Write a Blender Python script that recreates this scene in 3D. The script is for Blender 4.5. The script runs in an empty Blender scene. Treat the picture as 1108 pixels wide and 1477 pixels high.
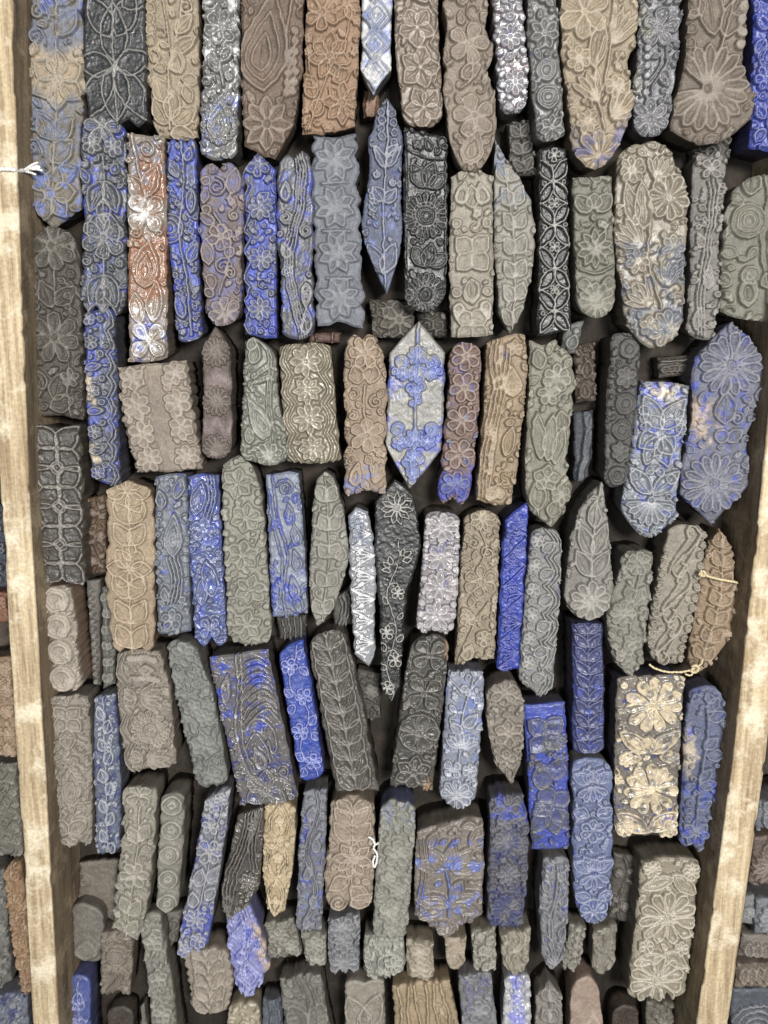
import bpy, math, random
import numpy as np

sc = bpy.context.scene
col = sc.collection

# ---------------------------------------------------------------- camera
THETA = math.radians(11.0)
DIST = 0.64
FPX = 738.5 / math.tan(math.radians(30.0))
cam = bpy.data.cameras.new('camera')
cam.sensor_fit = 'VERTICAL'
cam.sensor_height = 24.0
cam.lens = 12.0 / math.tan(math.radians(30.0))
cam.clip_start = 0.01
cam.clip_end = 20.0
camo = bpy.data.objects.new('camera', cam)
col.objects.link(camo)
camo.location = (0.0, DIST * math.sin(THETA), DIST * math.cos(THETA))
camo.rotation_euler = (-THETA, 0.0, 0.0)
sc.camera = camo

# ---------------------------------------------------------------- light (indoor ceiling lamps)
w = bpy.data.worlds.new('World')
sc.world = w
w.use_nodes = True
bg = w.node_tree.nodes['Background']
bg.inputs[0].default_value = (0.86, 0.93, 1.0, 1.0)
bg.inputs[1].default_value = 0.075


def area(name, loc, target, sx, sy, power, colr):
    l = bpy.data.lights.new(name, 'AREA')
    l.shape = 'RECTANGLE'
    l.size, l.size_y = sx, sy
    l.energy = power
    l.color = colr
    o = bpy.data.objects.new(name, l)
    col.objects.link(o)
    o.location = loc
    d = np.array(target, float) - np.array(loc, float)
    d /= np.linalg.norm(d)
    from mathutils import Vector
    o.rotation_euler = Vector(d).to_track_quat('-Z', 'Y').to_euler()
    return o


area('ceiling_lamp_large', (0.36, 0.38, 1.55), (0, -0.05, 0), 0.32, 0.26, 42.0, (1.0, 0.975, 0.94))
area('ceiling_lamp_tube', (-0.48, 0.0, 1.75), (0, -0.1, 0), 0.06, 0.9, 12.0, (0.95, 0.98, 1.0))

sc.view_settings.view_transform = 'Standard'
sc.view_settings.look = 'None'
sc.view_settings.exposure = 0.08
sc.view_settings.gamma = 1.0
sc.view_settings.use_curve_mapping = False

FLOOR = -0.046
CAM = np.array([0.0, DIST * math.sin(THETA), DIST * math.cos(THETA)])
FWD = np.array([0.0, -math.sin(THETA), -math.cos(THETA)])
UPV = np.array([0.0, math.cos(THETA), -math.sin(THETA)])


def unproj(px, py, z=0.0):
    """point of the plane at height z seen at photo position (px, py): used to measure real places"""
    d = FWD + np.array([(px - 554.0) / FPX, 0, 0]) - UPV * ((py - 738.5) / FPX)
    t = (z - CAM[2]) / d[2]
    return CAM + d * t


def lin(c):
    c = np.asarray(c, float) / 255.0
    return np.where(c <= 0.04045, c / 12.92, ((c + 0.055) / 1.055) ** 2.4)


def sstep(a, b, x):
    t = np.clip((x - a) / (b - a), 0.0, 1.0)
    return t * t * (3 - 2 * t)


# ---------------------------------------------------------------- numpy noise
def _hash(ix, iy, seed):
    h = (ix * 374761393 + iy * 668265263 + seed * 974711) & 0xffffffff
    h = ((h ^ (h >> 13)) * 1274126177) & 0xffffffff
    return ((h ^ (h >> 16)) & 0xffff) / 65535.0


def vnoise(x, y, seed=0):
    ix = np.floor(x).astype(np.int64)
    iy = np.floor(y).astype(np.int64)
    fx = x - ix
    fy = y - iy
    fx = fx * fx * (3 - 2 * fx)
    fy = fy * fy * (3 - 2 * fy)
    a = _hash(ix, iy, seed)
    b = _hash(ix + 1, iy, seed)
    c = _hash(ix, iy + 1, seed)
    d = _hash(ix + 1, iy + 1, seed)
    return (a * (1 - fx) + b * fx) * (1 - fy) + (c * (1 - fx) + d * fx) * fy


def fbm(x, y, seed=0, octv=3):
    s = 0.0
    amp = 0.5
    tot = 0.0
    for k in range(octv):
        s = s + amp * vnoise(x, y, seed + k * 17)
        tot += amp
        amp *= 0.55
        x = x * 2.03 + 3.1
        y = y * 2.03 + 1.7
    return s / tot


# ---------------------------------------------------------------- mesh building
def mesh_from(name, V, quads, ngons=(), color=None, mat=None, smooth=True):
    me = bpy.data.meshes.new(name)
    nq = len(quads)
    nl = nq * 4 + sum(len(n) for n in ngons)
    me.vertices.add(len(V))
    me.vertices.foreach_set('co', np.ascontiguousarray(V, dtype=np.float32).ravel())
    loops = np.asarray(quads, dtype=np.int32).ravel()
    starts = np.arange(nq, dtype=np.int32) * 4
    if ngons:
        extra = []
        st = []
        p = nq * 4
        for n in ngons:
            st.append(p)
            extra.extend(n)
            p += len(n)
        loops = np.concatenate([loops, np.array(extra, np.int32)])
        starts = np.concatenate([starts, np.array(st, np.int32)])
    me.loops.add(nl)
    me.polygons.add(nq + len(ngons))
    me.loops.foreach_set('vertex_index', loops)
    me.polygons.foreach_set('loop_start', starts)
    me.update(calc_edges=True)
    if smooth:
        me.polygons.foreach_set('use_smooth', np.ones(nq + len(ngons), dtype=bool))
    if color is not None:
        at = me.color_attributes.new('Col', 'FLOAT_COLOR', 'POINT')
        c4 = np.ones((len(V), 4), np.float32)
        c4[:, :3] = color
        at.data.foreach_set('color', c4.ravel())
    if mat is not None:
        me.materials.append(mat)
    return me


def link(name, me, parent=None):
    o = bpy.data.objects.new(name, me)
    col.objects.link(o)
    if parent is not None:
        o.parent = parent
    return o


# ---------------------------------------------------------------- materials
def carved_material(name, rough, spec, bump=0.35, grain=1.0):
    m = bpy.data.materials.new(name)
    m.use_nodes = True
    nt = m.node_tree
    N, L = nt.nodes, nt.links
    p = N['Principled BSDF']
    at = N.new('ShaderNodeAttribute')
    at.attribute_name = 'Col'
    tc = N.new('ShaderNodeTexCoord')
    n1 = N.new('ShaderNodeTexNoise')
    n1.inputs['Scale'].default_value = 900.0
    n1.inputs['Detail'].default_value = 4.0
    n1.inputs['Roughness'].default_value = 0.7
    L.new(tc.outputs['Object'], n1.inputs['Vector'])
    n2 = N.new('ShaderNodeTexNoise')
    n2.inputs['Scale'].default_value = 140.0
    n2.inputs['Detail'].default_value = 5.0
    L.new(tc.outputs['Object'], n2.inputs['Vector'])
    # grime: multiply by a speckle around 1
    mr = N.new('ShaderNodeMapRange')
    mr.inputs['From Min'].default_value = 0.25
    mr.inputs['From Max'].default_value = 0.75
    mr.inputs['To Min'].default_value = 1.0 - 0.45 * grain
    mr.inputs['To Max'].default_value = 1.0 + 0.50 * grain
    L.new(n1.outputs['Fac'], mr.inputs['Value'])
    vm = N.new('ShaderNodeVectorMath')
    vm.operation = 'SCALE'
    L.new(at.outputs['Color'], vm.inputs[0])
    L.new(mr.outputs['Result'], vm.inputs['Scale'])
    # pale dust settled in irregular films
    ramp = N.new('ShaderNodeValToRGB')
    ramp.color_ramp.elements[0].position = 0.42
    ramp.color_ramp.elements[0].color = (0, 0, 0, 1)
    ramp.color_ramp.elements[1].position = 0.75
    ramp.color_ramp.elements[1].color = (0.45, 0.45, 0.45, 1)
    L.new(n2.outputs['Fac'], ramp.inputs['Fac'])
    mx = N.new('ShaderNodeMix')
    mx.data_type = 'RGBA'
    vd = N.new('ShaderNodeVectorMath')
    vd.operation = 'MULTIPLY_ADD'
    vd.inputs[1].default_value = (0.75, 0.75, 0.75)
    vd.inputs[2].default_value = (0.036, 0.034, 0.031)
    L.new(at.outputs['Color'], vd.inputs[0])
    L.new(vd.outputs['Vector'], mx.inputs['B'])
    L.new(ramp.outputs['Color'], mx.inputs['Factor'])
    L.new(vm.outputs['Vector'], mx.inputs['A'])
    n3 = N.new('ShaderNodeTexNoise')       # flecks of chalky dust and lint
    n3.inputs['Scale'].default_value = 1500.0
    n3.inputs['Detail'].default_value = 2.0
    L.new(tc.outputs['Object'], n3.inputs['Vector'])
    r3 = N.new('ShaderNodeValToRGB')
    r3.color_ramp.elements[0].position = 0.63
    r3.color_ramp.elements[0].color = (0, 0, 0, 1)
    r3.color_ramp.elements[1].position = 0.70
    r3.color_ramp.elements[1].color = (0.5, 0.5, 0.5, 1)
    L.new(n3.outputs['Fac'], r3.inputs['Fac'])
    mx3 = N.new('ShaderNodeMix')
    mx3.data_type = 'RGBA'
    mx3.inputs['B'].default_value = (0.33, 0.31, 0.28, 1)
    L.new(r3.outputs['Color'], mx3.inputs['Factor'])
    L.new(mx.outputs['Result'], mx3.inputs['A'])
    L.new(mx3.outputs['Result'], p.inputs['Base Color'])
    rr = N.new('ShaderNodeMapRange')
    rr.inputs['From Min'].default_value = 0.3
    rr.inputs['From Max'].default_value = 0.7
    rr.inputs['To Min'].default_value = max(0.05, rough - 0.12)
    rr.inputs['To Max'].default_value = min(1.0, rough + 0.15)
    L.new(n2.outputs['Fac'], rr.inputs['Value'])
    L.new(rr.outputs['Result'], p.inputs['Roughness'])
    p.inputs['Specular IOR Level'].default_value = spec
    bp = N.new('ShaderNodeBump')
    bp.inputs['Strength'].default_value = bump
    bp.inputs['Distance'].default_value = 0.0006
    L.new(n1.outputs['Fac'], bp.inputs['Height'])
    L.new(bp.outputs['Normal'], p.inputs['Normal'])
    return m


MATS = {
    'dusty': carved_material('dusty_carved_wood', 0.60, 0.4, 0.45),
    'waxed': carved_material('waxed_carved_wood', 0.40, 0.55, 0.3, 0.8),
    'glossy': carved_material('glossy_carved_wood', 0.22, 0.65, 0.2, 0.6),
}

# ---------------------------------------------------------------- colours (sRGB as the wood and dye look)
PAL = dict(
    tan=(164, 147, 121), taupe=(143, 128, 112), grayb=(126, 118, 106), olive=(124, 121, 107), gray=(116, 116, 114),
    slate=(92, 98, 110), char=(50, 52, 55), black=(40, 42, 44), brown=(116, 95, 76), orange=(154, 122, 92),
    beige=(168, 155, 136), bluegray=(104, 112, 132), blue=(46, 64, 158), navy=(48, 54, 98), silver=(142, 142, 150),
    white=(214, 214, 214), cream=(200, 182, 146), lav=(136, 140, 214), mauve=(118, 102, 100), dark=(78, 72, 66),
    dkbrown=(76, 60, 48), pale=(186, 178, 164), sky=(94, 110, 168), chest=(142, 98, 68), ink=(30, 38, 84),
    purple=(92, 92, 128), pink=(178, 156, 138),
)


# ---------------------------------------------------------------- outlines
def parse(s):
    return [tuple(float(q) for q in t.split(',')) for t in s.split()]


def resample(P, n, smooth=True):
    P = np.array(P, float)
    if len(P) == 1:
        return np.repeat(P, n, 0)
    if len(P) > 2 and smooth:
        # Catmull-Rom
        Q = np.vstack([2 * P[0] - P[1], P, 2 * P[-1] - P[-2]])
        out = []
        for i in range(1, len(Q) - 2):
            t = np.linspace(0, 1, 14, endpoint=False)[:, None]
            a, b, c, d = Q[i - 1], Q[i], Q[i + 1], Q[i + 2]
            out.append(0.5 * (2 * b + (c - a) * t + (2 * a - 5 * b + 4 * c - d) * t * t + (3 * b - a - 3 * c + d) * t ** 3))
        out.append(P[-1:])
        P = np.vstack(out)
    s = np.concatenate([[0], np.cumsum(np.hypot(*np.diff(P, axis=0)[:, :2].T))])
    t = np.linspace(0, s[-1], n)
    return np.stack([np.interp(t, s, P[:, k]) for k in range(P.shape[1])], 1)


def end_shape(spec, u):
    k = spec[0]
    b = float(spec[1:].split(':')[0] or 0)
    arg = spec.split(':')[1:]
    if k == 'f':
        return 0 * u + b * 4 * u * (1 - u)
    if k == 'r':
        return b * (1 - np.abs(2 * u - 1) ** 2.3) ** 0.62
    if k == 'p':
        u0 = float(arg[0]) if arg else 0.5
        return b * np.where(u < u0, u / u0, (1 - u) / (1 - u0)) ** 0.92
    if k == 'l':
        n = float(arg[0]) if arg else 3
        return b * np.abs(np.sin(np.pi * n * u))
    if k == 'z':
        n = float(arg[0]) if arg else 3
        return b * (1 - np.abs(((u * n) % 1.0) * 2 - 1))
    if k == 'n':
        return -b * np.sin(np.pi * u) ** 2
    return 0 * u


# ---------------------------------------------------------------- 2-D shape generators (unit: metres, local)
def petal_pts(L, W, tip='r', n=9, bend=0.0):
    t = np.linspace(0, 1, n)
    if tip == 'r':
        f = t ** 0.75 * (1 - t ** 3.2) ** 0.62
        f /= 0.72
    elif tip == 'p':
        f = np.sin(np.pi * t ** 0.85) ** 0.9
    elif tip == 's':        # strap, long with round end
        f = np.minimum(1, t * 3) * (1 - t ** 6) ** 0.5
    else:                   # drop, fat at the end
        f = t * (1 - t ** 4) ** 0.5 / 0.63
    y = L * t
    bx = bend * L * t * t
    left = np.stack([-W * f + bx, y], 1)
    right = np.stack([W * f + bx, y], 1)[::-1]
    return np.vstack([left, right[1:-1]])


def rot2(P, a):
    c, s = math.cos(a), math.sin(a)
    P = np.asarray(P, float)
    return np.stack([P[:, 0] * c + P[:, 1] * s, -P[:, 0] * s + P[:, 1] * c], 1)   # a measured clockwise from +y


def circle_pts(r, n=12):
    a = np.linspace(0, 2 * np.pi, n, endpoint=False)
    return np.stack([r * np.sin(a), r * np.cos(a)], 1)


class Block:
    """one carved block: an outline lofted as a fine grid, its relief raised by drawn strokes"""

    def __init__(self, L, R, top, bot, z, edge=None, res=0.00055, seed=1, lw=0.00095, soft=0.00030):
        self.z = z
        self.rs = random.Random(seed)
        self.seed = seed
        Lw = [unproj(x, y, z)[:2] for x, y in L]
        Rw = [unproj(x, y, z)[:2] for x, y in R]
        tm = (np.array(Lw[0]) + Rw[0]) / 2
        bm_ = (np.array(Lw[-1]) + Rw[-1]) / 2
        ax = tm - bm_
        ln = np.linalg.norm(ax)
        ax /= ln
        rx = np.array([ax[1], -ax[0]])
        cen = (tm + bm_) / 2
        self.cen = cen
        self.ax, self.rx = ax, rx
        px = 0.0005
        wd = np.mean([np.linalg.norm(resample(Lw, 7)[i] - resample(Rw, 7)[i]) for i in (1, 2, 3, 4, 5)])
        self.s = wd / 2
        nc = max(8, int(wd / res))
        nr = max(10, int((ln + 10 * px) / res))
        u = np.linspace(0, 1, nc)
        v = np.linspace(0, 1, nr)
        Lc, Rc = resample(Lw, nr), resample(Rw, nr)
        if edge:
            n, a = edge[0], edge[1] * px
            sides = edge[2] if len(edge) > 2 else 'LR'
            ph = edge[3] if len(edge) > 3 else 0.0
            vj = v + (fbm(v * n * .8, v * 0, seed + 61, 2) - .5) * .9 / n
            sc_ = (np.abs(np.sin(np.pi * (n * vj + ph))) - 0.5) * a * (.25 + 1.1 * fbm(v * n * .9, v * 0 + 4, seed + 67, 2))
            fade = sstep(0, 0.03, v) * sstep(0, 0.03, 1 - v)
            if 'L' in sides:
                Lc = Lc - rx * (sc_ * fade)[:, None]
            if 'R' in sides:
                Rc = Rc + rx * (sc_ * fade)[:, None]
        wob = lambda k: ((fbm(v * ln / 0.009 + k * 9.1, v * 0 + k, seed, 3) - 0.5) * 0.0022 + (fbm(v * ln / 0.0025 + k * 5.1, v * 0 + k, seed + 3, 2) - 0.5) * 0.0010)[:, None] * (sstep(0, .02, v) * sstep(0, .02, 1 - v))[:, None]
        Lc = Lc + rx * wob(1)
        Rc = Rc + rx * wob(2)
        wob2 = lambda k: ((fbm(u * wd / 0.008 + k * 3.3, u * 0 + k, seed + 5, 3) - 0.5) * 0.0024)[:, None]
        fu = (np.sin(np.pi * u) ** 0.5)[:, None]
        T = Lc[0] + (Rc[0] - Lc[0]) * u[:, None] + ax * end_shape(top, u)[:, None] * px + ax * wob2(3) * fu
        Bq = Lc[-1] + (Rc[-1] - Lc[-1]) * u[:, None] - ax * end_shape(bot, u)[:, None] * px + ax * wob2(4) * fu
        U, Vv = np.meshgrid(u, v)
        U3, V3 = U[..., None], Vv[..., None]
        P = (1 - U3) * Lc[:, None] + U3 * Rc[:, None] + (1 - V3) * T[None] + V3 * Bq[None] - (
            (1 - U3) * (1 - V3) * T[0] + U3 * (1 - V3) * T[-1] + (1 - U3) * V3 * Bq[0] + U3 * V3 * Bq[-1])
        # even the rows where an end bulges far
        self.nr, self.nc = nr, nc
        d = P - cen
        self.gx = d @ rx
        self.gy = d @ ax
        self.U, self.V = U, Vv
        self.ln = ln
        # hand-cut irregularity: strokes are looked up at slightly warped places
        wsc = 0.0045
        wx = self.gx + (fbm(self.gx / wsc, self.gy / wsc, seed + 31, 2) - 0.5) * 0.0016
        wy = self.gy + (fbm(self.gx / wsc + 40, self.gy / wsc, seed + 57, 2) - 0.5) * 0.0016
        self.X = wx.ravel()
        self.Y = wy.ravel()
        self.h = np.zeros(nr * nc)
        self.pid = np.full(nr * nc, -1, np.int32)
        self.parts, self.par, self.stuff = [], [], []
        self.lw, self.soft = lw, soft

    # --- places
    def at(self, X, V):
        u = (X + 1) / 2
        fi = np.clip(V, 0, 1) * (self.nr - 1)
        fj = np.clip(u, 0, 1) * (self.nc - 1)
        i, j = int(min(fi, self.nr - 2)), int(min(fj, self.nc - 2))
        a, b = fi - i, fj - j
        f = lambda G: (G[i, j] * (1 - a) * (1 - b) + G[i + 1, j] * a * (1 - b) + G[i, j + 1] * (1 - a) * b + G[i + 1, j + 1] * a * b)
        ex = (u - np.clip(u, 0, 1)) * 2 * self.s
        ey = -(V - np.clip(V, 0, 1)) * self.ln
        return np.array([f(self.gx) + ex, f(self.gy) + ey])

    def part(self, name, parent=-1, stuff=False):
        self.parts.append(name)
        self.par.append(parent)
        self.stuff.append(stuff)
        return len(self.parts) - 1

    def draw(self, pts, closed=False, w=1.0, h=1.0, fill=0.0, pid=-1, dome=0.0, name=None):
        pts = np.asarray(pts, float)
        W = self.lw * w
        so = self.soft
        m = W + so
        lo, hi = pts.min(0) - m, pts.max(0) + m
        idx = np.nonzero((self.X > lo[0]) & (self.X < hi[0]) & (self.Y > lo[1]) & (self.Y < hi[1]))[0]
        if len(idx) == 0:
            return
        q = np.stack([self.X[idx], self.Y[idx]], 1)
        A = pts if closed else pts[:-1]
        Bp = np.roll(pts, -1, 0) if closed else pts[1:]
        dAB = Bp - A
        l2 = np.maximum((dAB ** 2).sum(1), 1e-14)
        rel = q[:, None, :] - A[None]
        t = np.clip((rel * dAB[None]).sum(2) / l2[None], 0, 1)
        dist = np.sqrt(((rel - t[..., None] * dAB[None]) ** 2).sum(2).min(1))
        val = h * (1 - sstep(W * 0.40, W + so, dist))
        if closed and (fill > 0 or dome):
            y = q[:, 1:2]
            x = q[:, 0:1]
            c = ((A[None, :, 1] > y) != (Bp[None, :, 1] > y))
            xi = A[None, :, 0] + (y - A[None, :, 1]) * dAB[None, :, 0] / np.where(np.abs(dAB[None, :, 1]) < 1e-12, 1e-12, dAB[None, :, 1])
            ins = (np.sum(c & (x < xi), 1) % 2) == 1
            fv = fill + max(0., .82 * h - fill) * (1 - sstep(0, max(W * 3.0, .0016), dist)) * .8 + dome * sstep(0, W * 3.5, dist)
            val = np.where(ins, np.maximum(val, fv), val)
        up = val > self.h[idx]
        ii = idx[up]
        self.h[ii] = val[up]
        own = up & (val > 0.22)
        if pid >= 0:
            self.pid[idx[own]] = pid

    def groove(self, pts, w=0.6, d=0.35):
        pts = np.asarray(pts, float)
        W = self.lw * w
        lo, hi = pts.min(0) - 2 * W, pts.max(0) + 2 * W
        idx = np.nonzero((self.X > lo[0]) & (self.X < hi[0]) & (self.Y > lo[1]) & (self.Y < hi[1]))[0]
        if len(idx) == 0:
            return
        q = np.stack([self.X[idx], self.Y[idx]], 1)
        A, Bp = pts[:-1], pts[1:]
        dAB = Bp - A
        l2 = np.maximum((dAB ** 2).sum(1), 1e-14)
        rel = q[:, None, :] - A[None]
        t = np.clip((rel * dAB[None]).sum(2) / l2[None], 0, 1)
        dist = np.sqrt(((rel - t[..., None] * dAB[None]) ** 2).sum(2).min(1))
        g = d * (1 - sstep(W * 0.3, W * 1.6, dist))
        self.h[idx] = np.maximum(self.h[idx] - g, 0.03)

    # --- motifs (X across in half widths, V along 0 top .. 1 bottom, sizes in half widths)
    def F(self, X, V, r, n=6, tip='r', rot=0, c=0.2, inner=1, pw=None, fill=0.34, name='flower', dome=0.0, w=1.0):
        s = self.s
        o = self.at(X, V)
        k = self.part(name)
        R = r * s * 1.06
        W = pw * R if pw else min(0.40 * R, 0.70 * R * math.tan(math.pi / n) * 0.88)
        kf = k
        w = min(w, max(.5, .40 * W / self.lw))
        for i in range(n):
            if R > .0065 and W > .0021 and c > .09:
                k = self.part('petal', kf)          # petals large enough to pick apart
            a = 2 * math.pi * i / n + math.radians(rot) + self.rs.uniform(-.05, .05)
            LL = R * (1 - c * 0.8) * self.rs.uniform(.95, 1.04)
            P = petal_pts(LL, W * self.rs.uniform(.93, 1.05), tip)
            P[:, 1] += R * c * 0.8
            self.draw(o + rot2(P, a), True, w, 1, fill, k, dome)
            if inner == 1:
                ml = np.array([[0, R * c], [0, R * (c + 0.38)]])
                self.draw(o + rot2(ml, a), False, 0.55 * w, 0.75, 0, k)
            elif inner == 2:
                P2 = petal_pts(LL * .62, W * .5, tip)
                P2[:, 1] += R * (c + .12)
                self.draw(o + rot2(P2, a), True, 0.6 * w, 0.8, .55, k)
            elif inner == 3:
                ml = np.array([[0, R * c], [0, R * .8]])
                self.groove(o + rot2(ml, a), 0.6, 0.4)
        k = kf
        if c > 0:
            self.draw(o + circle_pts(R * c * 0.8, 10), True, 0.8 * w, 1, 0.55, k)
            self.draw(o + circle_pts(R * c * 0.12, 5), True, 0.5 * w, 0.9, 0.9, k)

    def D(self, X, V, r, n=12, c=.24, **kw):
        kw.setdefault('name', 'daisy')
        kw.setdefault('inner', 0)
        self.F(X, V, r, n, 'd', c=c, **kw)
        self.draw(self.at(X, V) + circle_pts(self.s * r * c * .45, 8), True, 0.6, 1, 0.4, len(self.parts) - 1)

    def Lf(self, X, V, L, W, ang=0, vein=1, bend=0.0, fill=0.32, name='leaf', tip='p', k=None, w=1.0, dome=0.0):
        s = self.s
        o = self.at(X, V)
        if k is None:
            k = self.part(name)
        a = math.radians(ang)
        L, W = L * 1.14, W * 1.24
        self.draw(o + rot2(petal_pts(L * s, W * s, tip, bend=bend), a), True, w, 1, fill, k, dome)
        t = np.linspace(0, .85, 5)
        mid = np.stack([bend * L * s * t * t, L * s * t], 1)
        if vein == 1:
            self.draw(o + rot2(mid, a), False, 0.6 * w, 0.85, 0, k)
        elif vein == 2:
            self.groove(o + rot2(mid, a), 0.7, 0.4)
            for q in (.3, .5, .7):
                for sg in (-1, 1):
                    ln_ = np.array([[bend * L * s * q * q, L * s * q], [bend * L * s * q * q + sg * W * s * .7, L * s * (q + .16)]])
                    self.groove(o + rot2(ln_, a), 0.45, 0.3)
        elif vein == 3:
            self.draw(o + rot2(petal_pts(L * s * .66, W * s * .5, tip, bend=bend) + np.array([0, L * s * .14]), a), True, 0.6 * w, .8, .6, k)

    def St(self, pts, w=1.0, h=1.0, name='stem', k=None):
        P = np.array([self.at(*p) for p in pts])
        P = resample(P, max(8, len(pts) * 5))
        if k is None:
            k = self.part(name)
        self.draw(P, False, w, h, 0, k)

    def Sc(self, X, V, r, turns=1.5, d=1, ang=0, w=.9, tail=0.0, name='scroll', k=None):
        o = self.at(X, V)
        R = r * self.s
        t = np.linspace(0, 1, int(14 * turns) + 4)
        rr = R * (1 - t * .82)
        a = math.radians(ang) + d * t * turns * 2 * math.pi
        P = np.stack([rr * np.sin(a), rr * np.cos(a)], 1)
        if tail:
            a0 = math.radians(ang)
            tdir = np.array([math.cos(a0), -math.sin(a0)]) * -d
            tl = np.array([P[0] + tdir * tail * self.s * q + np.array([math.sin(a0), math.cos(a0)]) * -R * .3 * q * q for q in (1, .66, .33)])
            P = np.vstack([tl, P])
        if k is None:
            k = self.part(name)
        self.draw(o + P, False, w, 1, 0, k)

    def Bd(self, x0, v0, x1, v1, n, r=.12, ring=1, name='bead_row', bow=0.0):
        big = r * self.s > .0021
        k = None if big else self.part(name, stuff=True)
        for i in range(n):
            t = i / max(1, n - 1)
            if big:
                k = self.part('bead')
            o = self.at(x0 + (x1 - x0) * t + bow * math.sin(math.pi * t), v0 + (v1 - v0) * t)
            self.draw(o + circle_pts(r * self.s, 8), True, 0.6, 1, 0.4 if ring else 0.95, k)

    def Rg(self, X, V, rs, w=.8, name='rosette', fill=.45):
        o = self.at(X, V)
        k = self.part(name)
        for r in rs:
            self.draw(o + circle_pts(r * self.s, 18), True, w, 1, fill if r == max(rs) else 0.5, k)

    def Pa(self, X, V, L, W, ang=0, bend=.35, n=2, beads=0, name='paisley', fill=.35, w=1.0):
        o = self.at(X, V)
        s = self.s
        k = self.part(name)
        a = math.radians(ang)
        for i in range(n):
            f = 1 - i * .30
            P = petal_pts(L * s * f, W * s * f, 'p', 13, bend)[:, :]
            t = P[:, 1] / (L * s * f)
            P[:, 0] = (P[:, 0] - bend * L * s * f * t * t) * (1.25 - .5 * t) + bend * L * s * f * t * t
            P[:, 1] += L * s * (1 - f) * .33
            self.draw(o + rot2(P, a), True, w if i == 0 else .7 * w, 1, fill, k)
        self.draw(o + rot2(np.array([[0, L * s * .25], [bend * L * s * .2, L * s * .5]]), a), False, .6, .9, 0, k)
        if beads:
            P = petal_pts(L * s * 1.15, (W + .26) * s, 'p', 13, bend)
            t = P[:, 1] / (L * s * 1.15)
            P[:, 0] = (P[:, 0] - bend * L * s * t * t) * (1.25 - .5 * t) + bend * L * s * t * t
            P[:, 1] -= L * s * .08
            Q = resample(np.vstack([P, P[:1]]), beads + 1)[:-1]
            k2 = self.part('bead_rim', stuff=True)
            for q in Q:
                self.draw(o + rot2(q[None], a) + circle_pts(.13 * s, 7), True, .55, 1, .5, k2)

    def Sp(self, side, n, depth=.5, lines=2, x=1.0, w=.8, v0=0., v1=1., name='scallop_border'):
        """scallop arcs along one edge; side -1 left, +1 right"""
        k = self.part(name)
        for q in range(lines):
            pts = []
            for i in range(n * 9 + 1):
                t = i / (n * 9)
                xx = side * (x - depth + depth * abs(math.sin(math.pi * n * t)) - q * .24)
                pts.append(self.at(xx, v0 + (v1 - v0) * t))
            self.draw(pts, False, w, 1, 0, k)

    def Wv(self, n, amp, lines=3, gap=.2, ph=0., w=.8, v0=0., v1=1., name='ribbon', x=0.0):
        k = self.part(name)
        for q in range(lines):
            off = (q - (lines - 1) / 2) * gap
            pts = [self.at(x + off + amp * math.sin(2 * math.pi * (n * t + ph)), v0 + (v1 - v0) * t) for t in np.linspace(0, 1, int(16 * n) + 8)]
            self.draw(pts, False, w, 1, 0, k)

    def Di(self, V, r, n=3, asp=1.2, name='diamond', X=0.0):
        o = self.at(X, V)
        k = self.part(name)
        for i in range(n):
            R = r * self.s * (1 - i * .36)
            P = np.array([[0, R * asp], [R, 0], [0, -R * asp], [-R, 0]])
            self.draw(o + P, True, .9, 1, .3, k)

    def Hb(self, n, L=1.0, W=.26, ang=42, v0=.04, v1=.98, x=0.0, stem=1, vein=1, bend=.12, flip=0, fill=.4, name='leaf', tip='p', alt=0.0, w=1.0):
        if stem:
            self.St([(x, v0), (x, (v0 + v1) / 2), (x, v1)], .9)
        for i in range(n):
            V = v0 + (v1 - v0) * (i + .75) / n
            for sg in (-1, 1):
                a = sg * (ang if not flip else 180 - ang)
                self.Lf(x + sg * .04, V + (alt / n if sg > 0 else 0), L, W, a, vein, bend * -sg * (-1 if flip else 1), fill, name, tip, w=w)

    def Qf(self, n, W=.36, v0=0., v1=1., vein=0, fill=.35, centre=1, tip='p', w=1.0):
        """crosses of four leaves reaching into the corners of each square"""
        for i in range(n):
            V = v0 + (v1 - v0) * (i + .5) / n
            dv = (v1 - v0) / n / 2 * self.ln / self.s
            L = math.hypot(.94, dv) * .94
            a = math.degrees(math.atan2(.94, dv))
            for an in (a, -a, 180 - a, 180 + a):
                self.Lf(0, V, L, W, an, vein, 0, fill, 'leaf', tip, w=w)
            if centre:
                self.Rg(0, V, [.14], .7, 'rosette')

    def Fn(self, X, V, r, a0, a1, n, tip='d', fill=.4, name='fan', c=.12, w=1.0, inner=0):
        o = self.at(X, V)
        k = self.part(name)
        R = r * self.s
        da = (a1 - a0) / n
        W = .7 * R * math.tan(math.radians(abs(da) / 2)) * .92
        w = min(w, max(.5, .42 * W / self.lw))
        for i in range(n):
            a = math.radians(a0 + da * (i + .5))
            P = petal_pts(R * (1 - c), W, tip)
            P[:, 1] += R * c
            self.draw(o + rot2(P, a), True, w, 1, fill, k)
            if inner:
                self.draw(o + rot2(np.array([[0, R * c], [0, R * .6]]), a), False, .5, .8, 0, k)

    def Tw(self, X, V, L, a0, a1, n, r=.13, w=.75, name='twig', rings=1):
        o = self.at(X, V)
        k = self.part(name)
        s = self.s
        for i in range(n):
            t = i / max(1, n - 1)
            a = math.radians(a0 + (a1 - a0) * t)
            LL = L * s * (1 - .22 * abs(2 * t - 1))
            e = np.array([math.sin(a), math.cos(a)])
            self.draw([o, o + e * LL], False, w, 1, 0, k)
            if rings:
                self.draw(o + e * (LL + r * s) + circle_pts(r * s, 8), True, w * .8, 1, .5, k)

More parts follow.
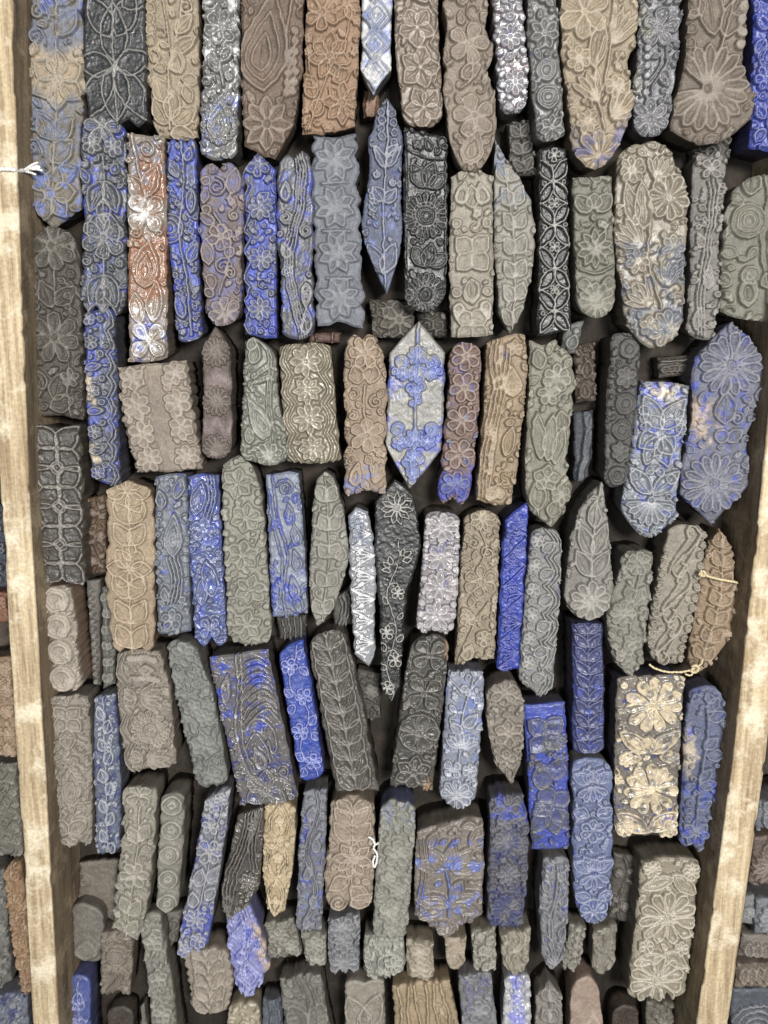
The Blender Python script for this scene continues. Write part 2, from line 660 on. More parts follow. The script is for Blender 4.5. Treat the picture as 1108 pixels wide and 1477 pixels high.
    def Bl(self, x=.9, w=.8, v0=0., v1=1., name='border_line', sides=(-1, 1)):
        for sg in sides:
            self.St([(sg * x, v0), (sg * x, .5 * (v0 + v1)), (sg * x, v1)], w, 1, name)

    def Fl(self, n, r, pet=6, tip='r', v0=0., v1=1., rot=0, x=0.0, alt=0.0, leaves=0, **kw):
        for i in range(n):
            V = v0 + (v1 - v0) * (i + .5) / n
            self.F(x + alt * (1 if i % 2 else -1), V, r, pet, tip, rot, **kw)
            if leaves and i < n - 1:
                Vm = V + (v1 - v0) / n / 2
                for sg in (-1, 1):
                    self.Lf(sg * .12, Vm, .75, .22, sg * 90, 1)

    def Vn(self, n, amp=.35, fl=.45, pet=5, lf=.5, v0=.03, v1=.97, ph=0., tip='r', w=1.0, inner=0, two=1):
        """wavy vine with a flower in one bay and leaves in the other"""
        pts = [(amp * math.sin(2 * math.pi * (n * t / 2 + ph)), v0 + (v1 - v0) * t) for t in np.linspace(0, 1, n * 6 + 2)]
        self.St(pts, w)
        for i in range(n):
            t = (i + .5) / n
            sg = -1 if math.sin(2 * math.pi * (n * t / 2 + ph)) > 0 else 1
            V = v0 + (v1 - v0) * t
            if fl:
                self.F(sg * (.95 - fl) * .95, V, fl, pet, tip, self.rs.uniform(0, 60), c=.24, inner=inner, w=w)
            if lf:
                dv = (v1 - v0) / n
                self.Lf(sg * -.45, V - .1 * dv, lf, lf * .3, -sg * 35, 1, w=w)
                if two:
                    self.Lf(sg * -.45, V + .14 * dv, lf, lf * .3, -sg * 140, 1, w=w)

    def Fill(self, n=40, r=.16, kinds='bl', name='small_ornament', thr=.1):
        """small loops, drops and sprigs cut into what is still bare ground"""
        k = None
        H = self.h
        ok = np.nonzero((H < .02) & (self.pid < 0))[0]
        if len(ok) == 0:
            return
        s = self.s
        n1 = int(n * 1.2)
        for q in range(n1 + int(n * 1.3)):
            i = ok[self.rs.randrange(len(ok))]
            o = np.array([self.X[i], self.Y[i]])
            R = r * s * self.rs.uniform(.75, 1.25) * (2.0 if q < n1 / 2 else 1.5 if q < n1 else 1.0)
            near = (np.abs(self.X - o[0]) < R) & (np.abs(self.Y - o[1]) < R)
            if (H[near] > .3).mean() > thr:
                continue
            if k is None:
                k = self.part(name, stuff=True)
            kd = self.rs.choice(kinds) if q >= n1 else self.rs.choice('tlltc')
            if kd == 'b' and self.rs.random() < .6:
                kd = self.rs.choice('tltc')
            if kd == 't':
                a = self.rs.choice((-1, 1)) * self.rs.uniform(.3, 1.1) + (3.14 if self.rs.random() < .35 else 0)
                for da, ll in ((-.6, 1.5), (0, 1.9), (.6, 1.5)):
                    self.draw(o + rot2(petal_pts(R * ll, R * .32, 'd') - np.array([0, R * .7]), a + da), True, .55, 1, .4, k)
            elif kd == 'b':
                self.draw(o + circle_pts(R * .75, 8), True, .65, 1, .45, k)
            elif kd == 'l':
                a = self.rs.uniform(0, 6.28)
                P = petal_pts(R * 2, R * .6, 'p') - np.array([0, R])
                self.draw(o + rot2(P, a), True, .65, 1, .5, k)
            elif kd == 'f':
                for j in range(5):
                    self.draw(o + rot2(petal_pts(R * 1.1, R * .42, 'r'), j * 1.2566), True, .6, 1, .5, k)
            elif kd == 'd':
                self.draw(o + circle_pts(R * .5, 7), True, .6, 1, .95, k)
            elif kd == 'c':
                t = np.linspace(0, 1, 9)
                a0 = self.rs.uniform(0, 6.28)
                self.draw(o + np.stack([R * (1 - .6 * t) * np.sin(a0 + t * 5), R * (1 - .6 * t) * np.cos(a0 + t * 5)], 1), False, .65, 1, 0, k)


def blur(A, n):
    for _ in range(n):
        B = A.copy()
        B[1:-1] = (A[:-2] + 2 * A[1:-1] + A[2:]) / 4
        A = B.copy()
        A[:, 1:-1] = (B[:, :-2] + 2 * B[:, 1:-1] + B[:, 2:]) / 4
    return A


COUNT = [0]
SEEN = {}


def build_block(label, L, R, top, bot, base, motifs, dye=None, z=0.0, edge=None, mat='dusty', depth=3.2, worn=0, ridge=.35,
                res=.55, lw=.95, tilt=None, side=None, group='carved blocks lying in the tray', patch=None, dust=.25, bare=False, floor=None):
    COUNT[0] += 1
    seed = 100 + COUNT[0] * 13
    rs = random.Random(seed)
    floor = FLOOR if floor is None else floor
    if z == 0.0:
        z = rs.uniform(-5.0, 2.5)
    b = Block(parse(L), parse(R), top, bot, z / 1000.0, edge, (min(res, .43) if lw < .7 else res) / 1000.0, seed, lw / 1000.0)
    for kind, a, kw in motifs:
        getattr(b, kind)(*a, **kw)
    nr, nc = b.nr, b.nc
    H = b.h.reshape(nr, nc)
    H = blur(H, worn)
    gx, gy = b.gx, b.gy
    low = fbm(gx / .012, gy / .012, seed + 71, 3) - .5
    mid = fbm(gx / .0028, gy / .0028, seed + 91, 3) - .5
    fine = fbm(gx / .0011, gy / .0011, seed + 17, 2) - .5
    # worn-down places: the relief loses height in patches
    wear = 1 - .35 * sstep(.58, .75, fbm(gx / .010 + 7, gy / .010, seed + 5, 3))
    depth = depth * 1.4
    chis = np.abs(fbm(gx / .0022, gy / .0034, seed + 131, 2) - .5)
    dz = depth / 1000.0 * H * wear + .0011 * low + (.0007 * mid + .0007 * chis) * (1.15 - H) + .00026 * fine
    # distance to the edge, rounded arris
    wl = np.hypot(np.gradient(gx, axis=1), np.gradient(gy, axis=1)) * 1.0
    cw = np.cumsum(wl, 1)
    de = np.minimum(cw - cw[:, :1], cw[:, -1:] - cw)
    hl = np.cumsum(np.hypot(np.gradient(gx, axis=0), np.gradient(gy, axis=0)), 0)
    dv = np.minimum(hl - hl[:1], hl[-1:] - hl)
    ed = np.minimum(de, dv)
    dz = dz - .0013 * (1 - sstep(0, .0018, ed))
    if tilt is None:
        tilt = (rs.uniform(-.09, .09), rs.uniform(-.03, .03))
    Z = dz + tilt[0] * gx + tilt[1] * gy - depth / 1000.0
    # ---- colour: wood, ridges paled for wear and for the light they catch, dye left by printing
    bc = lin(PAL[base] if isinstance(base, str) else base)
    bc = bc * .62
    C = bc[None, None] * (1 + .55 * low + .28 * mid + .2 * fine)[..., None]
    if patch is not None:
        for pc, v0, v1, x0, x1 in patch:
            n = fbm(gx / .006, gy / .006, seed + 203, 3) - .5
            xx = (b.U * 2 - 1)
            m = sstep(v0 - .05, v0 + .05, b.V + n * .16) * (1 - sstep(v1 - .05, v1 + .05, b.V + n * .16)) * sstep(x0 - .2, x0 + .2, xx + n) * (1 - sstep(x1 - .2, x1 + .2, xx + n))
            C = C * (1 - m[..., None]) + (lin(PAL[pc])[None, None] * .8 * (1 + .5 * low + .3 * mid)[..., None]) * m[..., None]
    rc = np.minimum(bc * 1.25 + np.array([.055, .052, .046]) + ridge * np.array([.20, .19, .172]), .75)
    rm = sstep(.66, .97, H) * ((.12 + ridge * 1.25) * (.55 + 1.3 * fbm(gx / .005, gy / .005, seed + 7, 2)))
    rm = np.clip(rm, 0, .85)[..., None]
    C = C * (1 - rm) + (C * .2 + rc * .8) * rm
    if dye:
        for (dc, amt, mode, v0, v1) in dye:
            n = fbm(gx / .0065, gy / .0065, seed + 303 + len(mode), 4)
            n2 = fbm(gx / .0018, gy / .0018, seed + 313, 2)
            th = 1 - amt * .88
            m = sstep(th * .75 - .04 + .1, th * .75 + .18 + .1, n * .75 + n2 * .25)
            m *= sstep(v0 - .08, v0 + .04, b.V) * (1 - sstep(v1 - .04, v1 + .08, b.V))
            if mode == 'c':
                m *= 1 - .85 * sstep(.45, .85, H)
            elif mode == 'r':
                m *= sstep(.35, .7, H)
            m = np.clip(m, 0, .8)[..., None]
            dcol = lin(PAL[dc])[None, None] * (1 + .5 * mid + .3 * low)[..., None]
            C = C * (1 - m) + dcol * m
    lum = (C @ np.array([.25, .6, .15]))[..., None]
    C = C * .84 + lum * .16
    C = np.clip(C, .004, .85)
    # ---- assemble
    root = bpy.data.objects.new('printing_block', None)
    root.empty_display_size = .01
    col.objects.link(root)
    zt = b.z
    wx = b.cen[0] + gx * b.rx[0] + gy * b.ax[0]
    wy = b.cen[1] + gx * b.rx[1] + gy * b.ax[1]
    root.location = (b.cen[0], b.cen[1], floor)
    assert label not in SEEN, label
    SEEN[label] = 1
    root['label'] = label
    root['category'] = 'printing block'
    root['group'] = group
    VV = np.stack([wx - b.cen[0], wy - b.cen[1], Z + zt - floor], -1).reshape(-1, 3)
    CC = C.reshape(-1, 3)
    ii = np.arange(nr * nc).reshape(nr, nc)
    Q = np.stack([ii[1:, :-1], ii[1:, 1:], ii[:-1, 1:], ii[:-1, :-1]], -1).reshape(-1, 4)
    pid = b.pid
    fp = pid[Q]
    # face belongs to the motif that most of its corners belong to
    fo = np.where(fp[:, 0] == fp[:, 1], fp[:, 0], np.where(fp[:, 2] == fp[:, 3], fp[:, 2], fp[:, 1]))
    hf = b.h[Q].mean(1)
    fo = np.where(hf > .18, fo, -1)
    cnt = np.bincount(fo[fo >= 0], minlength=max(1, len(b.parts)))
    small = np.nonzero(cnt < 14)[0]
    fo = np.where(np.isin(fo, small), -1, fo)
    material = MATS[mat]
    # walls
    ring = np.concatenate([ii[0, :-1], ii[:-1, -1], ii[-1, :0:-1], ii[:0:-1, 0]])   # clockwise seen from above
    nb = len(ring)
    rv = VV[ring]
    height = rv[:, 2].mean()
    cx = rv[:, :2].mean(0)
    sc_ = lin(side) if side else (bc * .35 + lin((80, 68, 57)) * .35)  # default side wood: dirty brown, darkened further to paint in the gaps' shade
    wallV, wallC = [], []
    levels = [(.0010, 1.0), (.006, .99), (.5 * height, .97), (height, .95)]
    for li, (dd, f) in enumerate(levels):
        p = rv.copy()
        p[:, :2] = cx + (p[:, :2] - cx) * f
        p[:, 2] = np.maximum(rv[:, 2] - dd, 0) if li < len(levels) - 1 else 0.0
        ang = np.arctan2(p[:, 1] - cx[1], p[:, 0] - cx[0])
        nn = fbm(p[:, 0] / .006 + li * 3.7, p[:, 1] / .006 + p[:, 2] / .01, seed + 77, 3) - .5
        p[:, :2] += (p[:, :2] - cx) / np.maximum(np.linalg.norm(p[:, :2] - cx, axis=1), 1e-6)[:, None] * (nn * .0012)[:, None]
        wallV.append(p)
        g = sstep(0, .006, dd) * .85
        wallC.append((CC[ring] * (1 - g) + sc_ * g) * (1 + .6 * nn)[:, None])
    nV = len(VV)
    allV = np.vstack([VV] + wallV)
    allC = np.clip(np.vstack([CC] + wallC), .004, .9)
    wq = []
    prev = ring
    for li in range(len(levels)):
        cur = nV + li * nb + np.arange(nb)
        wq.append(np.stack([prev, np.roll(prev, -1), np.roll(cur, -1), cur], 1))
        prev = cur
    bodyQ = np.vstack([Q[fo < 0]] + wq)
    bottom = list(map(int, prev))

    def extract(q, ng=()):
        used = np.unique(np.concatenate([q.ravel()] + [np.array(n) for n in ng]) if ng else q.ravel())
        lut = np.zeros(len(allV), np.int32)
        lut[used] = np.arange(len(used))
        return allV[used], lut[q], [list(map(int, lut[np.array(n)])) for n in ng], allC[used]

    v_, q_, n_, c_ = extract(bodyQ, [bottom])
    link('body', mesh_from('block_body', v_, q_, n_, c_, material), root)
    made = {}
    for k in range(len(b.parts)):
        sel = fo == k
        if not sel.any():
            continue
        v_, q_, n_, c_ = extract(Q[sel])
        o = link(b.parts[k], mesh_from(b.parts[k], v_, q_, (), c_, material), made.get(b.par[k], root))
        made[k] = o
        if b.stuff[k]:
            o['kind'] = 'stuff'
    return root


def _m(kind):
    return lambda *a, **k: (kind, a, k)


F, D, Lf, St, Sc, Bd, Rg, Pa, Sp, Wv, Di, Hb, Qf, Fn, Bl, Fl, Vn, Fill, Tw = [_m(k) for k in
    ('F', 'D', 'Lf', 'St', 'Sc', 'Bd', 'Rg', 'Pa', 'Sp', 'Wv', 'Di', 'Hb', 'Qf', 'Fn', 'Bl', 'Fl', 'Vn', 'Fill', 'Tw')]
B = build_block

# ================================================================ the setting: table and tray
def wood_material(name, c1, c2, c3, rough=.75, axis_scale=(60, 6, 60), bump=.5):
    m = bpy.data.materials.new(name)
    m.use_nodes = True
    nt = m.node_tree
    N, Lk = nt.nodes, nt.links
    p = N['Principled BSDF']
    tc = N.new('ShaderNodeTexCoord')
    mp = N.new('ShaderNodeMapping')
    mp.inputs['Scale'].default_value = axis_scale
    Lk.new(tc.outputs['Object'], mp.inputs['Vector'])
    n1 = N.new('ShaderNodeTexNoise')
    n1.inputs['Scale'].default_value = 1.6
    n1.inputs['Detail'].default_value = 7
    n1.inputs['Roughness'].default_value = .68
    Lk.new(mp.outputs['Vector'], n1.inputs['Vector'])
    n2 = N.new('ShaderNodeTexNoise')
    n2.inputs['Scale'].default_value = 38
    n2.inputs['Detail'].default_value = 6
    n2.inputs['Roughness'].default_value = .65
    Lk.new(tc.outputs['Object'], n2.inputs['Vector'])
    n3 = N.new('ShaderNodeTexNoise')
    n3.inputs['Scale'].default_value = 420
    n3.inputs['Detail'].default_value = 3
    Lk.new(tc.outputs['Object'], n3.inputs['Vector'])
    r1 = N.new('ShaderNodeValToRGB')
    e = r1.color_ramp.elements
    e[0].position, e[0].color = .36, (*lin(c1), 1)
    e[1].position, e[1].color = .62, (*lin(c2), 1)
    Lk.new(n1.outputs['Fac'], r1.inputs['Fac'])
    r2 = N.new('ShaderNodeValToRGB')
    e = r2.color_ramp.elements
    e[0].position, e[0].color = .50, (0, 0, 0, 1)
    e[1].position, e[1].color = .63, (.85, .85, .85, 1)
    Lk.new(n2.outputs['Fac'], r2.inputs['Fac'])
    mx = N.new('ShaderNodeMix')
    mx.data_type = 'RGBA'
    Lk.new(r2.outputs['Color'], mx.inputs['Factor'])
    Lk.new(r1.outputs['Color'], mx.inputs['A'])
    mx.inputs['B'].default_value = (*lin(c3), 1)
    mr = N.new('ShaderNodeMapRange')
    mr.inputs['From Min'].default_value, mr.inputs['From Max'].default_value = .25, .75
    mr.inputs['To Min'].default_value, mr.inputs['To Max'].default_value = .78, 1.2
    Lk.new(n3.outputs['Fac'], mr.inputs['Value'])
    vm = N.new('ShaderNodeVectorMath')
    vm.operation = 'SCALE'
    Lk.new(mx.outputs['Result'], vm.inputs[0])
    Lk.new(mr.outputs['Result'], vm.inputs['Scale'])
    Lk.new(vm.outputs['Vector'], p.inputs['Base Color'])
    p.inputs['Roughness'].default_value = rough
    p.inputs['Specular IOR Level'].default_value = .3
    bp = N.new('ShaderNodeBump')
    bp.inputs['Strength'].default_value = bump
    bp.inputs['Distance'].default_value = .0012
    Lk.new(n1.outputs['Fac'], bp.inputs['Height'])
    bp2 = N.new('ShaderNodeBump')
    bp2.inputs['Strength'].default_value = .35
    bp2.inputs['Distance'].default_value = .0008
    Lk.new(n3.outputs['Fac'], bp2.inputs['Height'])
    Lk.new(bp.outputs['Normal'], bp2.inputs['Normal'])
    Lk.new(bp2.outputs['Normal'], p.inputs['Normal'])
    return m


rail_mat = wood_material('worn_pale_rail_wood', (138, 118, 92), (192, 175, 144), (212, 201, 177), .75, (150, 8, 60))
floor_mat = wood_material('dusty_dark_board', (32, 28, 24), (46, 40, 34), (54, 48, 41), .85)
side_mat = wood_material('grimy_inner_board_wood', (90, 78, 63), (132, 116, 94), (152, 136, 112), .85)
table_mat = wood_material('dark_table_wood', (48, 42, 36), (70, 62, 54), (80, 72, 64), .85)


def plank(name, path_in, path_out, z0, z1, mat, parent, seed, side_col=None):
    """a long board between two edge lines, its arrises worn uneven and its top slightly dished"""
    n = 260
    A = resample(path_in, n, False)
    Bb = resample(path_out, n, False)
    d = (Bb - A)
    wdt = np.linalg.norm(d, axis=1).mean()
    d = d / np.linalg.norm(d, axis=1)[:, None]
    t = np.linspace(0, 1, n)
    chip = lambda k: (fbm(t * 26 + k * 5, t * 0 + k, seed, 4) - .5) * .0016 - .0022 * sstep(.66, .8, fbm(t * 60 + k * 3, t * 0 + k, seed + 9, 2))
    rows = []
    cs = [0, .03, .1, .25, .4, .55, .7, .85, .95, 1.]
    rows.append(np.column_stack([A + d * .0004, np.full(n, z0)]))
    rows.append(np.column_stack([A + d * (chip(1) * -.3)[:, None], np.full(n, (z0 + z1) / 2) + 0 * t]))
    rows.append(np.column_stack([A + d * (chip(2) * -.5)[:, None], np.full(n, z1 - .0022) + chip(4) * .5]))
    for i, c in enumerate(cs):
        off = 0
        base = A + d * (c * wdt)
        lift = -.0012 * (c in (0, 1.)) - .0003 * (c in (.03, .95))
        edge_in = (c < .05) * -chip(2) * .5 + (c > .9) * chip(3) * .5
        zz = z1 + lift + (fbm(t * 40, t * 0 + c * 6, seed + 21, 3) - .5) * .0010 + (fbm(t * 9, t * 0 + c * 14, seed + 41, 2) - .5) * .0009
        rows.append(np.column_stack([base + d * np.asarray(edge_in)[:, None] if np.ndim(edge_in) else base, zz]))
    rows.append(np.column_stack([Bb + d * (chip(3) * .5)[:, None], np.full(n, z1 - .0025)]))
    rows.append(np.column_stack([Bb, np.full(n, z0)]))
    G = np.stack(rows)
    m = len(rows)
    V = G.reshape(-1, 3)
    ii = np.arange(m * n).reshape(m, n)
    Q = np.stack([ii[:-1, :-1], ii[:-1, 1:], ii[1:, 1:], ii[1:, :-1]], -1).reshape(-1, 4)
    # orient upward
    a, b_, c_ = V[Q[m * 0 + 5 * (n - 1), 0]], V[Q[5 * (n - 1), 1]], V[Q[5 * (n - 1), 2]]
    if np.cross(b_ - a, c_ - b_)[2] < 0:
        Q = Q[:, ::-1]
    e0 = [int(x) for x in ii[:, 0]]
    e1 = [int(x) for x in ii[:, -1]][::-1]
    o0 = V.mean(0)
    me = mesh_from(name, V, Q, [e0, e1], None, mat)
    me.materials.append(side_mat)
    mi = np.zeros(len(Q) + 2, np.int32)
    strip = np.repeat(np.arange(m - 1), n - 1)
    mi[:len(Q)] = np.where((strip < 2) | (strip >= m - 2), 1, 0)
    mi[len(Q):] = 1
    me.polygons.foreach_set('material_index', mi)
    return link(name, me, parent)


def rail_line(pts, z):
    return [unproj(x, y, z)[:2] for x, y in pts]


tray = bpy.data.objects.new('wooden_tray', None)
col.objects.link(tray)
tray['label'] = 'open wooden tray with pale worn side boards holding the carved blocks'
tray['category'] = 'tray'
ZR = .019
plank('side_board', rail_line([(10, -180), (17, 0), (28, 360), (42, 720), (64, 1100), (84, 1477), (93, 1640)], ZR),
      rail_line([(-40, -180), (-34, 0), (-16, 360), (3, 720), (23, 1100), (49, 1477), (60, 1640)], ZR), FLOOR, ZR, rail_mat, tray, 4)
plank('side_board', rail_line([(1176, -180), (1160, 0), (1132, 360), (1098, 720), (1058, 1100), (1006, 1477), (984, 1640)], ZR),
      rail_line([(1226, -180), (1211, 0), (1182, 360), (1147, 720), (1105, 1100), (1052, 1477), (1028, 1640)], ZR), FLOOR, ZR, rail_mat, tray, 9)

# bottom board of the tray and the table below
zb = FLOOR - .0005
c4 = [unproj(x, y, zb) for x, y in ((0, -190), (1200, -190), (1020, 1650), (60, 1650))]


def slab(name, corners, z0, z1, mat, parent=None, n=24):
    c = [np.array(q[:2]) for q in corners]
    V = []
    for i in range(n + 1):
        for j in range(n + 1):
            a, b_ = j / n, i / n
            p = (c[0] * (1 - a) + c[1] * a) * (1 - b_) + (c[3] * (1 - a) + c[2] * a) * b_
            V.append((p[0], p[1], z1 - .0006 * random.Random(i * 99 + j).random()))
    k = len(V)
    for q in c:
        V.append((q[0], q[1], z0))
    ii = np.arange((n + 1) ** 2).reshape(n + 1, n + 1)
    Q = np.stack([ii[1:, :-1], ii[1:, 1:], ii[:-1, 1:], ii[:-1, :-1]], -1).reshape(-1, 4)
    top, bot = [int(x) for x in ii[0, :]], [int(x) for x in ii[-1, :]]
    lef, rig = [int(x) for x in ii[:, 0]], [int(x) for x in ii[:, -1]]
    ng = [top + [k + 1, k], [k + 3, k + 2] + bot[::-1], lef[::-1] + [k, k + 3][::1], rig + [k + 2, k + 1]]
    ng.append([k, k + 1, k + 2, k + 3])
    return link(name, mesh_from(name, np.array(V), Q, ng, None, mat, False), parent)


slab('bottom_board', c4, FLOOR - .008, FLOOR, floor_mat, tray)
tb = slab('table_top', [(-1.2, 1.2), (1.2, 1.2), (1.2, -1.2), (-1.2, -1.2)], FLOOR - .05, FLOOR - .0085, table_mat)
tb['kind'] = 'structure'

# ================================================================ the blocks
# ---- first row
B('long block with tan six-petalled star flower, scrolls and a blue-grey pointed end', '46,-60 38,60 36,130 31,235 33,285', '112,-60 118,60 119,130 112,210 113,300',
  'f', 'p34:.47', 'grayb', [St([(.05, .0), (.05, .5), (.0, .95)], 1.1), F(.1, .44, .98, 6, 'p', c=.18, w=1.1), F(-.02, .87, .95, 6, 'p', 20, c=.2, w=1.1),
   Lf(.08, .16, 1.0, .28, 38), Lf(.08, .27, 1.0, .28, 40), Lf(.05, .66, 1.0, .3, 38), Lf(.05, .75, 1.0, .3, 42), Lf(.05, .82, .9, .26, 60),
   Lf(-.0, .2, .9, .25, -35), Lf(0, .66, .9, .27, -32), Sc(-.68, .2, .3, 1.5, -1, 60, tail=.4), Sc(-.68, .3, .3, 1.5, -1, 60, tail=.4), Sc(-.66, .65, .3, 1.5, -1, 60, tail=.4), Sc(-.66, .745, .3, 1.5, -1, 60, tail=.4), Fill(30, .14, 'cl')],
  dye=[('bluegray', .75, 'a', .0, .3), ('bluegray', .6, 'a', .55, .85), ('sky', .5, 'a', .82, 1), ('blue', .4, 'c', .0, .2)], edge=(9, 5), patch=[('tan', .34, .52, -2, 2)])
B('charcoal block of big plain pointed leaves in a branching spray', '116,-60 117,20 120,110 126,166', '204,-60 208,60 211,172', 'f', 'z9:3', 'char',
  [St([(.0, 0), (-.02, .5), (0, 1)], 1), Lf(-.05, .2, 1.35, .32, 0, 0, fill=.25), Lf(0, .62, 1.6, .36, 0, 0, fill=.22), Lf(-.1, .47, 1.2, .3, -28, 0, fill=.25), Lf(.1, .47, 1.3, .3, 25, 0, fill=.25),
   Lf(-.02, .66, 1.1, .3, -78, 0, fill=.25), Lf(.04, .66, 1.1, .3, 70, 0, fill=.25), Lf(0, .63, 1.55, .38, 180, 0, fill=.25), Lf(-.05, .66, 1.75, .34, 215, 0, fill=.25), Lf(.05, .66, 1.75, .34, 145, 0, fill=.25), Lf(.3, .3, .9, .25, 60, 0)],
  ridge=.75, mat='waxed', lw=.85, depth=2.0)
B('tan block with curling berry stems above a spray of veined leaves', '208,-60 207,40 211,110 222,186', '284,-60 285,60 284,196', 'f', 'r8', 'tan',
  [St([(.5, 0), (.3, .35), (-.1, .6), (-.2, .95)], 1.1), St([(-.5, 0), (-.3, .2), (.0, .55)], .9), Lf(-.3, .92, .95, .3, -30), Lf(-.15, .9, 1.0, .27, 5), Lf(-.1, .92, 1.0, .27, 55), Lf(-.2, .97, .9, .25, 100), Lf(-.3, .8, .9, .28, -20),
   Bd(-.8, .2, -.8, .45, 5, .2), Lf(.2, .4, .8, .2, 40), Lf(.1, .5, .9, .22, 60), Pa(.3, .62, .9, .28, -20, .3, 2), Sc(.55, .25, .28, 1.5), Sc(-.35, .1, .3, 1.4, -1), Fill(50, .17, 'blc')], edge=(11, 4, 'L'))
B('silvery grey narrow block with a clover flower above a bead-rimmed paisley', '290,-60 291,60 288,150 287,214', '342,-60 343,80 341,215', 'f', 'r13', 'gray',
  [F(.05, .33, .85, 6, 'r', 15), Pa(-.0, .9, 2.0, .55, 0, .05, 3, 18), St([(.3, .4), (.0, .5), (.1, .62)], 1), St([(-.3, .42), (-.4, .5), (-.3, .6)], .8), Lf(.1, .5, .8, .2, 30), Lf(-.1, .55, .8, .22, -30), Sc(-.5, .48, .3), Sc(.55, .58, .28, 1.5, -1), F(0, .1, .8, 6, 'p'), Fill(30, .16, 'bd')],
  dye=[('white', .5, 'c', .1, .65), ('sky', .5, 'c', .7, 1)], mat='glossy', edge=(12, 3))
B('broad brown block with one huge swirling paisley over a worn flower', '348,-60 347,60 348,150 351,208', '438,-60 436,80 424,178', 'f', 'p34:.62', (118, 98, 82),
  [Pa(-.25, .66, 2.9, .75, -8, .25, 3, 0, w=1.3), St([(.95, .0), (.6, .25), (.45, .45), (.75, .6)], 1.4), F(-.1, .83, .8, 8, 'p', c=.22, inner=3, fill=.7), Bd(.75, .4, .8, .75, 7, .13, 0), Bd(.55, .5, .5, .7, 5, .13, 0), Fill(70, .15, 'bld')], worn=1, depth=2.2)
B('orange-brown block crowded with thin-lined flowers and sprigs', '441,-60 440,60 434,190', '518,-60 518,60 512,180', 'f', 'f3', 'orange',
  [F(-.1, .55, .75, 7, 'p', inner=1), F(.5, .84, .72, 8, 'p'), F(-.4, .3, .6, 6, 'r'), F(.5, .25, .6, 7, 'p'), St([(.7, .1), (.6, .4), (-.2, .7), (-.75, .98)], 1), St([(-.9, .55), (-.6, .75), (-.65, .98)], .8), Lf(-.5, .8, .7, .2, -30), Lf(-.45, .72, .7, .2, -70), Lf(-.6, .9, .6, .2, 30), Lf(.1, .7, .7, .2, 60), Fill(90, .17, 'flc')], lw=.75, ridge=.3)
B('narrow white and blue block of nested diamonds ending in a point', '522,-60 521,100', '566,-60 564,97', 'f', 'p28:.42', 'white',
  [Di(.2, .95), Di(.42, .95), Di(.64, .95), Di(.86, .92)], dye=[('bluegray', .8, 'r', 0, 1), ('sky', .55, 'c', .0, 1)], mat='waxed', ridge=.2)
B('brown-grey block with a column of pointed star flowers and a rounded end', '568,-60 570,60 576,120 582,166', '630,-60 634,60 640,160', 'f', 'r16', 'taupe',
  [F(.1, .14, .85, 5, 'p', 10, fill=.6, c=.1, inner=3), F(0, .4, .85, 5, 'p', 40, fill=.6, c=.1, inner=3), F(.05, .64, .9, 5, 'p', 15, fill=.6, c=.1, inner=3), F(.05, .88, .9, 5, 'p', 45, fill=.6, c=.1, inner=3), Sp(1, 4, .4, 1), Fill(20, .16, 'l')], worn=1, mat='waxed', dust=.4)
B('taupe block of large round-petalled flowers over a bead-edged paisley tip', '642,-60 643,40 641,90 645,160 652,205', '702,-60 704,40 712,62 706,100 714,140 717,170 708,205', 'f', 'r36', 'taupe',
  [F(.05, .38, .85, 5, 'r', 20, inner=2), F(.15, .73, .88, 5, 'r', -10, inner=2), Pa(-.1, .97, 1.5, .5, 5, .15, 2, 12), St([(.1, .45), (.2, .55), (-.3, .6)], 1), Lf(-.3, .55, .9, .25, 60), F(-.2, .12, .7, 6, 'r'), Fill(40, .17, 'bl')], edge=(5, 5), worn=1)
B('silvery lilac narrow block packed with shiny small beads', '711,-60 714,40 722,148', '752,-60 758,40 764,100 761,142', 'f', 'r15', 'silver',
  [F(0, .2, .7, 7, 'r'), F(0, .5, .75, 8, 'r'), F(.1, .8, .75, 8, 'r'), Bd(-.8, .1, -.75, .9, 12, .18, 0), Bd(.8, .1, .8, .9, 12, .18, 0), Fill(70, .18, 'bd')], mat='glossy', edge=(9, 4), dye=[('mauve', .55, 'c', 0, 1), ('purple', .3, 'a', .1, .7)])
B('grey-green slim block of flower rosettes between silvery blobs', '761,-60 764,60 776,196', '804,-60 808,60 817,190', 'f', 'r8', 'gray',
  [F(.05, .4, .95, 7, 'p', inner=3, fill=.6), Rg(0, .6, [.65, .4]), Rg(0, .75, [.7, .35]), F(.1, .93, .85, 7, 'p', inner=3, fill=.6), F(0, .15, .8, 6, 'r'), Fill(30, .17, 'bl')], mat='waxed', worn=1, dye=[('purple', .35, 'a', .5, .65)])
B('large tan block with a daisy, feathered plumes and a violet-tinted flower end', '808,-60 811,40 820,140 830,222', '912,-60 922,10 921,45 910,90 914,150 895,208', 'f', 'l24:1', 'tan',
  [F(-.4, .24, .72, 6, 'r', 5, inner=3, fill=.6, c=.15), F(-.55, .47, .34, 6, 'r'), F(-.45, .77, .32, 7, 'r'), F(0, .94, .72, 9, 'd', c=.12, inner=3, fill=.55), St([(.1, .35), (-.05, .55), (.1, .8)], 1.2), St([(.6, 0), (.3, .4), (.1, .62)], 1),
   Fn(.0, .68, 1.0, -60, 0, 4, 's'), Fn(.2, .78, 1.3, 10, 75, 5, 's'), Fn(.25, .42, 1.2, 5, 60, 5, 's'), Lf(-.1, .5, 1.2, .2, 12), F(.5, .62, .3, 6, 'r'), Fill(50, .1, 'bl')], dye=[('purple', .5, 'a', .86, 1)], worn=1, edge=(6, 3))
